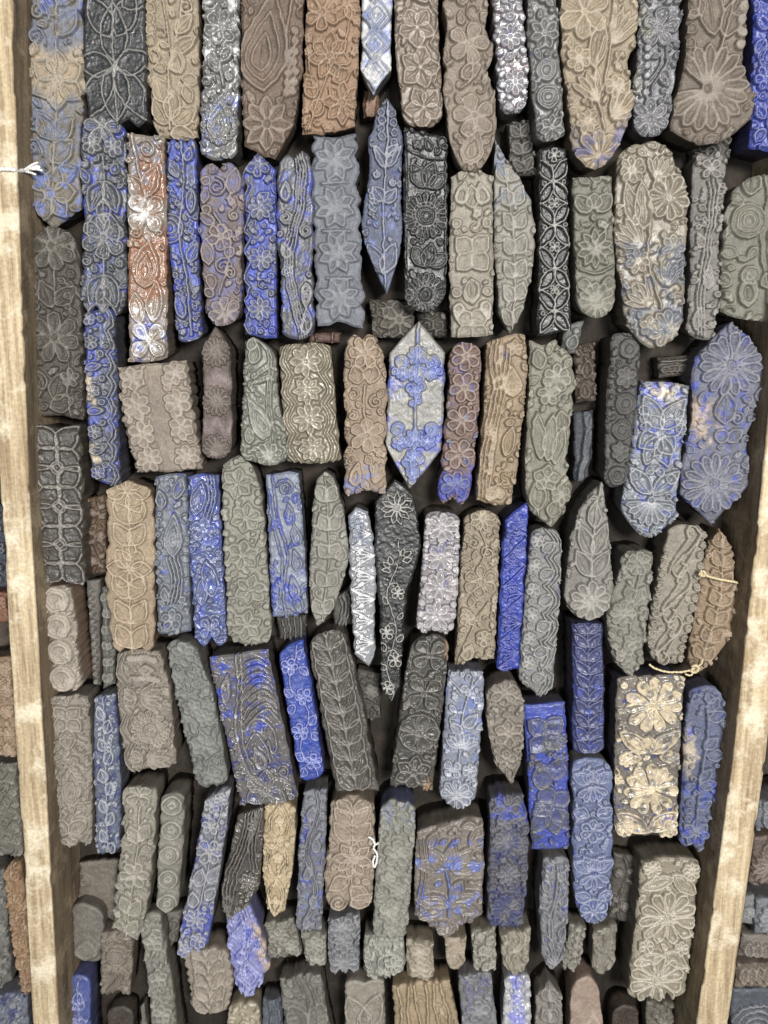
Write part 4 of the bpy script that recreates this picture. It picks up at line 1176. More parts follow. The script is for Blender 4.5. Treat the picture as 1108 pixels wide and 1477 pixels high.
B('black tapering block with thin white lines of a daisy over a climbing vine', '541,726 541,800 549,900 551,992', '597,717 607,790 590,850 583,900 577,992', 'p30:.5', 'p24', (34, 36, 37),
  [F(.0, .12, .95, 11, 'p', c=.26, inner=0, fill=.12, w=.9), Rg(0, .12, [.2, .1], .7), St([(0, .26), (.1, .36), (-.35, .5), (.4, .68), (-.45, .85), (.3, .96), (.1, 1)], .85), Lf(.2, .33, .5, .12, 20, 0, fill=.15), Lf(.35, .33, .5, .12, 45, 0, fill=.15), Lf(.3, .35, .5, .12, 75, 0, fill=.15), Lf(-.2, .36, .5, .12, -20, 0, fill=.15), Lf(-.3, .37, .5, .12, -50, 0, fill=.15), Lf(-.25, .39, .5, .12, -80, 0, fill=.15),
   Sc(.15, .48, .45, .8, 1, -90, .8), F(.35, .5, .4, 5, 'r', c=.2, inner=0, fill=.15), Sc(-.2, .66, .45, .8, -1, 90, .8), F(-.4, .68, .42, 5, 'r', c=.2, inner=0, fill=.15), Sc(.15, .79, .5, .8, 1, -90, .8), F(.4, .82, .48, 5, 'r', c=.2, inner=0, fill=.15), F(-.35, .95, .45, 5, 'r', c=.2, inner=0, fill=.15), Lf(-.4, .54, .5, .14, -30, 0), Lf(.5, .63, .5, .14, 30, 0), Lf(-.6, .78, .55, .16, -20, 0), Lf(.5, .74, .5, .15, 25, 0), Lf(-.6, .88, .5, .16, -30, 0)], ridge=1.8, lw=.5, depth=1.4, mat='waxed')
B('silver-mauve block tightly packed with glossy petals and tiny knobs', '614,748 608,830 600,908', '664,752 662,830 655,911', 'r10', 'l6:2', (150, 144, 148),
  [Fl(4, .8, 8, 'r', .0, 1., inner=2), Bd(-.85, .05, -.85, .95, 10, .17, 0), Bd(.85, .05, .85, .95, 10, .17, 0), Rg(0, .62, [.2, .1]), Fill(70, .16, 'bd')], dye=[('blue', .25, 'c', 0, 1), ('purple', .4, 'a', .2, .6)], mat='glossy', ridge=.5)
B('sandy tan block of fine tangled flowers and stems with a slanting end', '670,754 664,830 657,962', '722,754 720,830 714,953', 'r16', 'n6', (152, 138, 114),
  [F(0, .05, .6, 9, 'd'), F(.05, .47, .8, 6, 'r', 0, inner=1, c=.26), F(.4, .85, .4, 6, 'd'), St([(-.2, .1), (.3, .25), (-.2, .4)], .9), St([(-.9, .98), (-.2, .75), (.5, .6)], .9), Sc(-.4, .2, .35), Sc(.4, .27, .35, 1.6, -1), Lf(-.3, .72, .7, .2, -40), F(-.5, .7, .4, 6, 'r'), Pa(-.5, .98, .9, .3, 10, .2, 2), Fill(90, .16, 'cflb')], lw=.72, ridge=.4)
B('brilliant cobalt blue narrow block of triangular sprays with raised veins', '730,752 724,830 718,968', '763,734 760,800 750,967', 'p10:.9', 'f2', (40, 62, 168),
  [q for i in range(5) for q in (Tw(.85, .17 + i * .18, 1.4, 240, 300, 4, .14, .75), St([(.95, .17 + i * .18), (-.9, .07 + i * .18)], .8), St([(.95, .17 + i * .18), (-.9, .26 + i * .18)], .8))] + [Tw(-.85, .08 + i * .18, .8, 62, 118, 3, .14, .75) for i in range(6)], ridge=.3, mat='waxed', lw=.69, depth=2.2)
B('grey block with lace scallops down one side and rows of little flowers', '766,776 758,860 751,985', '808,774 812,800 806,900 800,998', 'r12', 'p16:.6', (132, 132, 130),
  [Sp(1, 6, .5, 3, .98, .8), *[F(-.6, .06 + i * .155, .36, 5, 'd', i * 20, inner=0) for i in range(6)], *[Lf(-.25, .13 + i * .16, .8, .26, 62) for i in range(6)], *[Rg(-.7, .135 + i * .155, [.14], .6) for i in range(5)], Fill(20, .12, 'b')], dye=[('purple', .35, 'a', 0, .4), ('navy', .35, 'c', .7, 1)], ridge=.45, lw=.8)
B('grey leaf-topped block with a fluted daisy foot, slanted sharp tip', '850,718 828,770 817,850 820,878', '873,702 880,770 887,858 877,882', 'p8:.85', 'l18:1', (136, 132, 124),
  [St([(.3, 0), (.1, .35), (.05, .7)], 1), Lf(.1, .3, 1.2, .26, 0), Lf(.05, .5, 1.5, .3, -25), Lf(.1, .5, 1.6, .3, 18), Lf(.05, .66, 1.4, .3, -30), Lf(.1, .66, 1.4, .3, 28), D(.05, .84, .98, 10, fill=.5), Fill(16, .13, 'bl')], worn=1, ridge=.45)
B('grey rounded block of dusty small blossoms with a bead at its pointed tip', '903,799 888,850 878,910 889,958', '945,800 942,850 935,900 930,960', 'f4', 'p20:.6', (132, 129, 118),
  [F(.05, .1, .65, 7, 'd', fill=.55), F(-.3, .5, .7, 8, 'd', fill=.55), Lf(.2, .42, 1.0, .28, 25), Lf(0, .4, .8, .25, -20), F(.3, .72, .5, 6, 'r'), F(-.2, .85, .5, 6, 'r'), Rg(.75, .93, [.17]), St([(.2, .2), (.1, .45), (.2, .7)], 1), Fill(50, .16, 'blf')], worn=1, edge=(6, 4), ridge=.25)
B('warm grey block carved with linked S-shaped meanders and beaded borders', '966,768 951,830 938,915 940,945', '1014,764 1020,785 1003,890 985,958', 'r8', 'r10', (146, 138, 122),
  [*[St([(x + dx, v + dv_) for dx, dv_ in ((.1, -.09), (-.12, -.10), (-.1, -.155), (.25, -.18), (.52, -.12), (.25, -.03), (-.18, .05), (-.5, .12), (-.3, .185), (.08, .165), (.1, .11), (-.1, .09))], 1.3, 1, 'meander') for v, x in ((.18, .1), (.5, .02), (.82, -.02))], *[St([(x + dx, v + dv_) for dx, dv_ in ((.62, -.12), (.4, -.02), (.1, .07), (-.12, .15))], .9, 1, 'meander') for v, x in ((.2, .05), (.52, -.02), (.8, -.02))], *[St([(x + dx, v + dv_) for dx, dv_ in ((.05, -.13), (-.2, -.05), (-.5, .05), (-.62, .13))], .9, 1, 'meander') for v, x in ((.2, .05), (.52, .0), (.82, 0))], Bd(.85, .06, .82, .95, 13, .15), Bd(-.85, .2, -.82, .95, 11, .15), Fill(4, .12, 'l')], ridge=.35, edge=(12, 3, 'R'))
B('brown leaf-shaped block with feathered veins, bound with pale twine', '1026,782 1016,830 1003,900 996,962', '1050,778 1062,820 1060,900 1040,945 1014,972', 'p16', 'r6', (148, 124, 94),
  [Hb(7, .9, .27, 36, .02, .92, vein=1, x=.05), Sc(.6, .4, .22), Fn(.5, .7, .6, 10, 80, 4, 's'), Fill(24, .13, 'l')], ridge=.35, edge=(8, 4, 'R'))
# ---- fifth row
B('pale beige block of four scalloped shells showing its broad brown side', '62,852 66,920 73,998', '99,852 108,920 117,990', 'r5', 'r6', (170, 158, 142),
  [*[Rg(-.15, .12 + i * .25, [.85, .6], 1.1, 'shell', .55) for i in range(4)], *[F(.2, .17 + i * .25, .36, 6, 'r', i * 30, inner=0, fill=.7) for i in range(4)], Fill(24, .16, 'd')], worn=1, edge=(4, 5, 'L', 0), side=(104, 82, 66), ridge=.3)
B('pale brown-grey block with a four-petal bloom over a bead-ringed paisley', '69,1010 67,1100 70,1222', '125,1008 129,1100 128,1221', 'r5', 'l5:3', (152, 142, 128),
  [F(0, .14, .8, 4, 'p', 45, c=.14), Lf(0, .34, 1.0, .3, 0), Pa(.1, .72, 1.9, .42, -5, .12, 3, 18), Lf(0, .9, .9, .28, -50), Lf(0, .9, .9, .28, 50), F(0, .97, .4, 5, 'p'), St([(-.8, .3), (0, .26), (.8, .3)], 1), Fill(60, .12, 'bd')], worn=1, ridge=.3)
B('slate strip of white-outlined leaves climbing a stem, blue in the cuts', '133,1012 132,1100 137,1236', '165,1006 170,1100 171,1228', 'r6', 'l6:2', (104, 114, 134),
  [Hb(5, 1.0, .3, 26, .0, .98, alt=.4, vein=1), Bd(.6, .25, .3, .33, 4, .16), Bd(.7, .55, .4, .62, 4, .15), Fill(16, .13, 'b')], ridge=1.1, dye=[('navy', .5, 'c', 0, 1)], mat='waxed', lw=.85)
B('brown-grey block alternating bead-ringed eyes with crossed leaf sprigs', '166,948 168,1030 180,1118', '232,944 245,1010 252,1106', 'r6', 'f2', (142, 132, 118),
  [Pa(.05, .16, .5, .18, 90, 0, 2), Bd(-.35, .05, .65, .06, 8, .1, 0), Bd(-.35, .22, .65, .23, 8, .1, 0), Fn(-.2, .38, .95, 40, 140, 5, 'p'), Fn(-.2, .38, .6, 220, 320, 3, 'p'), Rg(.15, .66, [.52, .34, .14]), D(.15, .66, .72, 16, c=.7), Fn(-.2, .9, 1.0, 40, 140, 5, 'p'), Fn(-.2, .9, .6, 220, 320, 3, 'p'), Sp(-1, 4, .3, 2, .98), Fill(40, .1, 'bl')], ridge=.35)
B('cool grey knobbly block leaning left with worn rounded flowers', '240,936 252,1010 284,1138', '284,940 308,1010 327,1128', 'r12', 'l6:2', (128, 129, 124),
  [F(.05, .09, .7, 6, 'r', fill=.65), Sc(-.3, .3, .4), Sc(.4, .28, .35, 1.5, -1), F(-.2, .45, .5, 6, 'r', fill=.65), F(.4, .52, .5, 5, 'r', fill=.65), F(.0, .72, .8, 6, 'p', fill=.65), F(.1, .94, .6, 6, 'r', fill=.65), Fill(50, .17, 'dlb')], worn=2, ridge=.15, depth=2.6)
B('large blue-edged block with plume-like paisley sweeping over a lily flower', '300,952 318,1040 345,1164', '386,940 405,1040 429,1154', 'f', 'f3', (112, 108, 108),
  [St([(-.1, 0), (-.2, .2), (-.5, .42), (-.6, .62), (-.4, .8), (-.15, .86)], 1.3, 1, 'plume_stem'), St([(.05, 0), (-.05, .2), (-.32, .42), (-.42, .62), (-.2, .76)], 1., 1, 'plume_stem'), *[St([(-.1 - .28 * i / 8, .14 + .045 * i), (.2 - .1 * i / 8, .06 + .045 * i), (.6, .05 + .04 * i), (.93, .09 + .045 * i)], .85, 1, 'plume') for i in range(9)], St([(-.3, .5), (.2, .42), (.62, .5), (.68, .62), (.45, .66), (.42, .58)], 1.1, 1, 'scroll'), St([(-.35, .6), (0, .52), (.3, .6), (.34, .72)], 1, 1, 'plume'), Pa(.0, .76, .8, .2, 12, -.3, 2), Pa(-.72, .3, 1.0, .14, 6, .15, 2), F(0, .9, .72, 6, 'p', 10, c=.16, inner=2), Bd(-.75, .5, -.5, .85, 9, .09), Sc(.7, .8, .2), Bd(.75, .85, .8, .97, 4, .1), Fill(14, .09, 'cl')],
  dye=[('blue', .5, 'a', 0, .25), ('blue', .42, 'c', .1, 1), ('white', .3, 'r', .35, .7), ('navy', .5, 'c', .6, 1)], mat='glossy', ridge=.35)
B('bright royal blue strip with outlined five-petal flowers along a twisting vine', '402,948 411,1010 433,1122', '437,928 450,1000 467,1112', 'r6', 'r12', (46, 74, 172),
  [Vn(4, .5, .6, 5, .75, .02, .98, .25, two=1, w=.9)], ridge=.9, mat='waxed', lw=.8, depth=1.8)
B('dark weathered block of herringbone leaves along a central spine, dome top', '446,940 458,1010 485,1148', '501,925 518,1000 547,1144', 'r22', 'n4', (86, 82, 74),
  [Hb(10, 1.25, .3, 36, .03, 1.02, vein=1, bend=.12)], worn=0, ridge=.45, edge=(8, 3), mat='waxed')
B('dark block with four-petal blossoms in circles and a chipped tan corner', '592,938 581,1000 563,1140', '648,938 640,1020 624,1146', 'r22', 'n5', (80, 77, 72),
  [F(.05, .12, .8, 4, 'r', 45, inner=2), F(0, .37, .85, 4, 'r', 45, inner=2), F(0, .63, .9, 5, 'r', 10, inner=2), F(0, .9, .85, 6, 'p'), Rg(0, .63, [.95], 1.0), Rg(-.6, .25, [.15]), Rg(.6, .25, [.15]), Fill(30, .14, 'bl')], worn=1, ridge=.35, patch=[('orange', -.1, .06, .65, 2), ('orange', .94, 1.1, .5, 2)], mat='waxed')
B('silver-blue block with outlined twig and loop flowers, rounded petal end', '648,970 642,1040 634,1150', '698,972 697,1030 686,1158', 'f2', 'l18:1', (136, 142, 158),
  [St([(.4, .05), (.0, .25), (-.1, .5), (-.05, .8)], 1), Bd(-.1, .12, .6, .2, 4, .16), Fn(0, .56, 1.0, -70, 70, 7, 's'), Lf(.05, .4, .9, .22, 40), Lf(0, .45, .8, .2, -50), D(-.1, .9, .85, 9), F(.5, .72, .36, 6, 'r', inner=0), F(-.4, .72, .5, 4, 'r', 45), St([(-.9, .05), (0, .15), (.9, .02)], .9), Fill(36, .14, 'bl')], dye=[('sky', .45, 'c', .1, .75), ('white', .3, 'r', 0, 1)], ridge=.7, mat='waxed', lw=.8)
B('small brown-grey block of plump flowers narrowing to a point', '703,1003 705,1060 716,1108', '747,990 756,1015 757,1060 752,1108', 'r12', 'p32:.6', (138, 128, 116),
  [F(.0, .1, .8, 6, 'r', 10), F(.1, .5, .85, 6, 'p', 0), F(-.1, .78, .6, 5, 'r'), Lf(.1, .95, .6, .2, 180), Fill(24, .16, 'bl')], worn=1)
B('block with dark grey petals outlined against vivid blue ground', '757,1020 762,1110 769,1231', '817,1017 821,1110 824,1227', 'f', 'f3', (84, 86, 96),
  [F(.0, .19, 1.1, 4, 'p', 45, c=.08, inner=0, fill=.72), Fn(.1, .2, 1.0, 90, 160, 5, 'd'), Pa(-.45, .56, 1.4, .42, 15, -.2, 1, fill=.72), Lf(.2, .5, 1.1, .36, 20, 0, fill=.72), F(.1, .66, 1.05, 4, 'p', 65, c=.08, inner=0, fill=.72), Lf(.1, .68, 1.4, .36, 175, 0, fill=.72), Lf(0, .7, 1.4, .34, 220, 0, fill=.72), Lf(.1, .7, 1.4, .34, 140, 0, fill=.72), Fn(-.1, .68, .7, 250, 300, 4, 's'), Bd(.1, .33, .9, .36, 4, .13), Bd(-.8, .38, -.2, .41, 3, .13), Fill(4, .12, 'l')], dye=[('blue', .8, 'c', 0, 1)], ridge=.25, mat='waxed')
B('deep navy straight strip of small stacked chevron leaves', '828,902 828,990 828,1082', '871,902 872,990 871,1080', 'f', 'r10', (58, 66, 118),
  [Hb(10, 1.05, .24, 46, .0, 1., stem=0, vein=0, fill=.55, bend=.1, flip=0), St([(0, .02), (0, .98)], .8)], ridge=.2, dye=[('navy', .5, 'c', 0, 1), ('blue', .35, 'a', .4, 1)], depth=2.0, mat='waxed')
B('large cream block of two big daisies over leaf sprays with blue corners', '893,984 889,1090 888,1204', '990,980 984,1090 977,1206', 'r5', 'l6:3', (128, 120, 110),
  [D(.1, .17, .84, 11, c=.2, fill=.62, pw=.17), D(.1, .69, .8, 11, c=.2, fill=.62, pw=.17), Lf(0, .46, 1.0, .2, -52, 3), Lf(.05, .46, 1.0, .2, 52, 3), Lf(.0, .46, .5, .18, 0, 3), Lf(0, .96, 1.0, .22, -55, 3), Lf(.05, .96, 1.0, .22, 55, 3), F(-.7, .5, .22, 6, 'r'), F(.75, .5, .22, 6, 'r'), F(-.72, .94, .26, 8, 'd'), F(.75, .94, .26, 8, 'd'), Sc(-.85, .04, .12), Rg(.88, .05, [.1]), Lf(-.25, .5, .5, .15, -85), Lf(.35, .5, .5, .15, 85), Fill(26, .08, 'l')], dye=[('cream', .72, 'r', 0, 1), ('navy', .4, 'c', .1, 1), ('blue', .4, 'c', .85, 1), ('blue', .3, 'c', 0, .12)], mat='glossy', ridge=.45, depth=2.8, side=(40, 44, 70))
B('blue-grey block with spiky leaf fronds fanning off its right edge', '998,1008 990,1080 983,1218', '1038,998 1049,1030 1040,1100 1030,1160 1019,1222', 'r10', 'l10:2', (96, 104, 134),
  [Lf(.1, .15, .9, .26, 20), Lf(.1, .2, .9, .26, 60), Lf(.2, .1, .6, .2, -20), Lf(.0, .38, .9, .24, 45), Lf(.1, .42, .9, .24, 85), Lf(-.1, .58, .9, .24, 40), Lf(0, .62, .9, .24, 75), F(-.0, .92, .8, 7, 'p'), Lf(.1, .76, .8, .24, 50), St([(.0, .05), (.1, .3), (-.1, .6), (0, .9)], 1.1), Bd(-.6, .7, -.6, .8, 3, .18), Fill(20, .14, 'l')], dye=[('blue', .5, 'a', .6, 1), ('blue', .35, 'a', 0, .3)], patch=[('beige', .25, .5, -2, -.5)], edge=(8, 6, 'R'), ridge=.3)
# ---- sixth row
B('grey-beige block with a clover head and one tall stem of curled leaves and flower', '174,1148 176,1200 166,1270 160,1342', '224,1148 220,1220 211,1300 196,1364', 'r14', 'f4', (152, 146, 130),
  [F(.0, .05, .8, 4, 'r', 45, c=.12, inner=0, fill=.5), St([(0, .12), (.05, .4), (0, .6), (.15, 1)], 1.1), Lf(.1, .34, 1.1, .3, 22, 3), Lf(0, .36, 1.1, .3, -30), Sc(-.5, .32, .3), F(.02, .57, .85, 6, 'r', 20, inner=2), Lf(.1, .84, 1.1, .32, 28, 3), Lf(.1, .97, 1.1, .3, 30, 3), Lf(0, .82, 1.0, .28, -28, 3), Sc(-.45, .93, .35, 1.5, -1), Fill(20, .14, 'l')], worn=1, ridge=.45, edge=(7, 4))
B('small grey block with a column of five raised ring bosses', '230,1158 227,1230 225,1306', '264,1158 262,1230 256,1306', 'r10', 'p16', (140, 136, 124),
  [*[Rg(0, .09 + i * .205, [.78, .28], 1.7, 'ring_boss', .06) for i in range(5)]], worn=1, ridge=.3, depth=2.4)
B('leaning block with blue flower clusters at both ends and grey leaves between', '294,1158 280,1240 262,1330 252,1384', '333,1140 322,1220 308,1310 298,1368', 'r5', 'l8:2', (130, 132, 142),
  [F(-.3, .06, .45, 6, 'r'), F(.4, .05, .4, 6, 'r'), F(-.2, .19, .5, 5, 'r'), F(0, .36, .8, 6, 'r', 20), Lf(-.4, .55, 1.1, .28, 5, 3), Lf(.3, .55, 1.2, .28, 25, 3), Lf(-.4, .68, .9, .26, -10), Lf(.4, .66, .9, .26, 20), F(-.1, .78, .7, 8, 'p'), F(.3, .92, .5, 6, 'r'), F(-.5, .95, .45, 6, 'r'), St([(.5, .1), (.2, .4), (0, .75)], 1), Fill(30, .14, 'bf')], dye=[('blue', .55, 'c', 0, .4), ('blue', .75, 'c', .72, 1)], ridge=.6, mat='waxed')
B('dark glossy block with flowing wavy grooves and a spiked flower', '341,1182 329,1240 318,1280 318,1322', '380,1168 378,1230 370,1290 336,1330', 'f5', 'f2', (92, 86, 80),
  [Wv(.8, .3, 4, .22, .2, 1, .0, .95, x=-.3), F(.4, .62, .6, 8, 'p', c=.15), Wv(.8, .2, 3, .2, .3, .9, .0, .5, x=.5), Sc(.1, .12, .35), Lf(-.5, .92, .8, .25, 0), Fill(24, .14, 'l')], mat='glossy', ridge=.35, dye=[('navy', .35, 'c', 0, .4)])
B('cream-tan strip with interlaced pointed arches and small knobs on its edges', '381,1166 379,1240 383,1308', '425,1166 423,1240 411,1318', 'f3', 'p20:.35', (190, 168, 130),
  [Wv(1.5, .62, 2, .16, 0, .75), Wv(1.5, .62, 2, .16, .5, .75), F(0, .14, .3, 5, 'r', inner=0), F(0, .46, .32, 5, 'r', inner=0), F(0, .86, .34, 4, 'r', inner=0), *[Rg(sg * .85, v, [.17], .7) for sg in (-1, 1) for v in (.02, .3, .62)], Sc(0, .3, .25), Sc(0, .64, .25), Fill(20, .12, 'b')], ridge=.5, lw=.7)
B('slim blue-flecked grey strip with sinuous leaf ribbons', '437,1148 431,1230 426,1344', '471,1144 468,1240 463,1344', 'f3', 'l5:2', (122, 124, 134),
  [Wv(1.6, .4, 2, .3, .1, .9), Lf(-.3, .2, 1.1, .26, 8, 3), Lf(.4, .42, 1.1, .26, -8, 3), Lf(-.35, .62, 1.1, .26, 8, 3), Lf(.35, .82, 1.0, .26, -8, 3), Lf(-.2, .97, .9, .26, 0, 3), Bd(.7, .03, .75, .22, 4, .17), Bd(-.8, .3, -.8, .5, 4, .16), Fill(20, .14, 'l')], dye=[('blue', .42, 'c', 0, 1), ('sky', .35, 'a', .75, 1)], worn=1, ridge=.35)
B('warm tan block with a star flower between palm-leaf sprays and a curled foot', '476,1166 474,1230 468,1280 474,1310', '540,1170 540,1230 536,1308', 'r16', 'z8:2', (158, 140, 120),
  [F(.1, .55, .8, 8, 'p', 10, c=.1, inner=0), St([(.0, .05), (.05, .5), (.05, .98)], 1), Lf(.03, .38, 1.0, .26, -45, 3), Lf(.03, .38, 1.0, .26, 42, 3), Lf(.03, .24, 1.0, .26, -45, 3), Lf(.03, .24, 1.0, .26, 42, 3), Lf(0, .12, .8, .22, -50), Lf(.1, .12, .8, .22, 50), Lf(.05, .8, 1.0, .28, 130, 3), Lf(0, .72, .9, .25, 235), Sc(-.45, .92, .38, 1.8, 1, 90), Lf(.1, .98, .9, .28, 60), Fill(30, .12, 'bl')], ridge=.4, edge=(5, 4))
B('long pale grey lumpy block with blue-tinged dome end and a berry-cluster foot', '549,1170 543,1250 538,1352', '600,1170 596,1240 587,1352', 'r14', 'l10:3', (148, 146, 134),
  [Sc(-.3, .07, .35), Sc(.3, .12, .4, 1.5, -1), Lf(-.5, .2, .8, .25, -20), F(.1, .37, .8, 5, 'r', 0, fill=.7), F(-.3, .58, .5, 6, 'r', fill=.7), F(.3, .66, .5, 6, 'r', fill=.7), F(-.1, .8, .6, 6, 'r', fill=.7), F(.2, .93, .6, 6, 'r', fill=.7), Fill(60, .17, 'dlb')], dye=[('bluegray', .5, 'a', 0, .14)], worn=2, ridge=.2, depth=2.8, side=(46, 50, 84))
B('broad squat grey-brown block with raised blue fern fronds and bows', '602,1206 599,1260 598,1318', '698,1190 699,1260 696,1326', 'r8', 'p38:.45', (134, 124, 114),
  [Lf(-.1, .4, .9, .16, -70, 3), Lf(-.1, .4, .8, .16, -35, 3), Lf(-.05, .4, .8, .16, 10, 3), Lf(0, .4, .9, .16, 45, 3), Lf(.05, .42, .9, .16, 80, 3), St([(-.1, .4), (.0, .55), (.05, .75)], 1.5), Lf(.05, .72, .95, .17, -80, 3), Lf(.0, .72, 1.0, .17, -110, 3), Lf(.05, .72, .8, .16, 70, 3), Lf(.05, .72, .8, .16, 110, 3), Lf(.05, .74, .6, .16, 150, 3), Lf(.05, .68, .6, .16, 30, 3), Lf(.6, .25, .7, .13, 25), Lf(.6, .25, .6, .13, 60), Lf(-.6, .2, .5, .13, 20), F(-.05, .97, .35, 6, 'p'), Wv(.6, .1, 2, .1, 0, .8, .1, .9, x=-.85), Fill(30, .1, 'l')], dye=[('blue', .52, 'r', .15, .9), ('sky', .5, 'r', .2, .85)], worn=1, ridge=.2, mat='waxed')
B('dark slate strip with a bright blue flower top and petalled blue foot', '708,1154 706,1240 703,1328', '758,1154 764,1220 755,1336', 'f4', 'r14', (94, 94, 104),
  [F(0, .08, .75, 7, 'r', inner=1), F(.55, .16, .4, 6, 'r'), D(-.1, .34, .75, 14, fill=.6), F(-.3, .2, .4, 6, 'r'), Bd(.75, .25, .8, .6, 6, .18), F(0, .58, .6, 8, 'r', fill=.6), D(-.05, .84, .82, 14, fill=.5), Bd(-.8, .4, -.75, .7, 6, .15), Fill(40, .14, 'bld')], dye=[('blue', .55, 'a', 0, .18), ('navy', .55, 'a', .25, .5), ('navy', .7, 'a', .7, 1)], worn=1, ridge=.25, edge=(6, 4, 'R'))
B('narrow grey-blue strip with one dark wavy stem line between stippled leaves', '786,1248 780,1310 782,1382', '823,1248 822,1300 815,1380', 'r6', 'p26:.45', (132, 132, 138),
  [Wv(.9, .25, 2, .22, .1, .9, .05, .86), Lf(-.5, .3, .9, .24, -15, 2, fill=.6), Lf(.5, .45, .9, .24, 15, 2, fill=.6), Lf(-.5, .6, .9, .24, -15, 2, fill=.6), Lf(-.5, .8, .8, .24, -15, 2, fill=.6), Lf(.5, .75, .9, .24, 15, 2, fill=.6), Lf(.3, .2, .8, .2, 20), F(0, .93, .5, 7, 'r', inner=0), Bd(-.7, .1, -.6, .2, 3, .16, 0), Fill(24, .14, 'd')], dye=[('blue', .35, 'c', .1, .8)], worn=1, ridge=.3)
B('sky-blue block alternating lotus blossoms with five-petal flowers', '828,1110 828,1200 830,1290 838,1322', '884,1114 885,1200 884,1290 874,1326', 'r16', 'l12:1', (104, 116, 156),
  [F(0, .92, .75, 6, 'r', 0, c=.14, inner=0, fill=.3), F(0, .42, .6, 6, 'r', 0, c=.14, inner=0, fill=.3), *[q for v in (.13, .66) for q in (Lf(-.1, v, .95, .26, -62, 3), Lf(.1, v, .95, .26, 62, 3), Lf(0, v, .6, .28, 0, 3), Lf(-.05, v, .8, .24, -30, 0), Lf(.05, v, .8, .24, 30, 0), Fn(0, v + .02, .9, 110, 250, 5, 'd'))], Lf(-.2, .33, .8, .25, -70), Lf(.2, .33, .8, .25, 70), Lf(-.2, .84, .8, .25, -70), Lf(.2, .84, .8, .25, 70), Fill(24, .12, 'b')], dye=[('blue', .35, 'c', 0, 1), ('cream', .25, 'c', .25, .4)], ridge=.5, mat='waxed', edge=(5, 4), side=(96, 90, 80))
B('big pale tan block with two outlined daisies, paired leaves and frilled corners', '928,1250 918,1340 907,1436', '1013,1252 1004,1340 992,1436', 'r8', 'l10:3', (158, 148, 126),
  [D(.05, .4, .95, 11, c=.2, fill=.2, w=1.1), D(-.1, .85, .9, 10, c=.2, fill=.2, w=1.1), Lf(.1, .12, 1.0, .18, -110, 3), Lf(.1, .1, 1.0, .2, 130, 3), Lf(0, .66, .9, .18, -110, 3), Lf(.05, .64, .9, .2, 125, 3), F(-.65, .05, .3, 9, 'd'), F(.7, .07, .3, 9, 'd'), F(-.6, .6, .25, 6, 'r'), F(.6, .62, .25, 6, 'r'), Fill(8, .08, 'l')], ridge=.7, mat='waxed', side=(70, 64, 54), lw=1.05)
# ---- lower blocks showing between and under the others
LOW = dict(res=.75, group='carved blocks lying in the tray')
# foot of the tray
B('stubby grey block with two smooth worn humps beside the left side board', '100,1318 104,1382', '146,1330 143,1388', 'r16', 'r10', (122, 116, 106), [Lf(0, .95, 1.4, .6, 0, 0, fill=.7, name='worn_hump')], z=-14, worn=3, **LOW)
B('small light blue block with a pale trefoil sprig, dark wood side', '95,1425 94,1540', '127,1425 130,1540', 'r14', 'f', (84, 100, 172), [St([(0, .05), (0, .95)], .9), Lf(0, .3, 1.1, .3, 0), Lf(0, .36, .9, .26, -30), Lf(0, .36, .9, .26, 30), Lf(0, .52, .8, .24, -60), Lf(0, .52, .8, .24, 60), Hb(3, .9, .24, 40, .5, .98, stem=0)], z=-10, ridge=.8, mat='waxed', **LOW)
B('dusty brown-grey block with an eye-shaped oval and worn scrolls', '142,1352 144,1440', '190,1345 186,1440', 'f', 'n4', (132, 120, 106), [Rg(0, .4, [.6, .35, .15]), Wv(.8, .4, 2, .4, 0, 1, .6, 1), Sc(-.4, .12, .4), Sc(.4, .12, .4, 1.5, -1), Fill(24, .16, 'lb')], z=-12, worn=2, **LOW)
B('slanting grey column of worn petals with its rough wooden side exposed', '198,1335 208,1400 222,1540', '230,1330 242,1400 262,1540', 'r10', 'f', (140, 137, 126), [Fl(4, .8, 5, 'p', .05, 1., fill=.6), Fill(24, .18, 'l')], z=-10, worn=1, **LOW)
B('broad pale leaf block with ribbed veins tucked under the blue-flowered leaning block', '262,1382 272,1430 276,1462', '326,1378 334,1420 326,1462', 'r10', 'r10', (158, 146, 130), [Hb(5, .95, .25, 45, .0, 1., fill=.5, vein=2)], z=-8, worn=1, edge=(7, 4), **LOW)
B('lavender-blue wavy-edged block with lozenge patterns and a pointed foot', '325,1330 331,1385 342,1428', '366,1322 382,1372 386,1398 366,1436', 'p20:.8', 'p12:.4', (136, 140, 200), [Di(.28, .75, 3, 1.2), Di(.75, .75, 3, 1.2), Wv(1.0, .3, 3, .2, .1, .9), Lf(-.4, .6, .8, .2, 0), Fill(20, .15, 'l')], z=-6, ridge=.5, dye=[('blue', .4, 'a', 0, 1)], edge=(4, 5), mat='waxed', patch=[('pink', .2, .7, .55, 2)], **LOW)
B('cream domed block end with a carved chevron below the lavender block', '328,1462 330,1540', '374,1462 374,1540', 'r12', 'f', (176, 164, 138), [Lf(0, .9, 1.5, .4, -25), Lf(0, .9, 1.5, .4, 25), Lf(0, .5, 1.0, .3, 0), Sc(.4, .3, .3), Fill(10, .16, 'b')], z=-12, worn=1, mat='waxed', **LOW)
B('rough grey block of blurred flowers under the cream-tan strip', '381,1335 388,1384', '424,1330 434,1378', 'f', 'z8:3', (128, 124, 112), [F(-.2, .4, .7, 7, 'p'), F(.5, .75, .5, 6, 'p'), Fill(40, .18, 'fld')], z=-14, worn=1, **LOW)
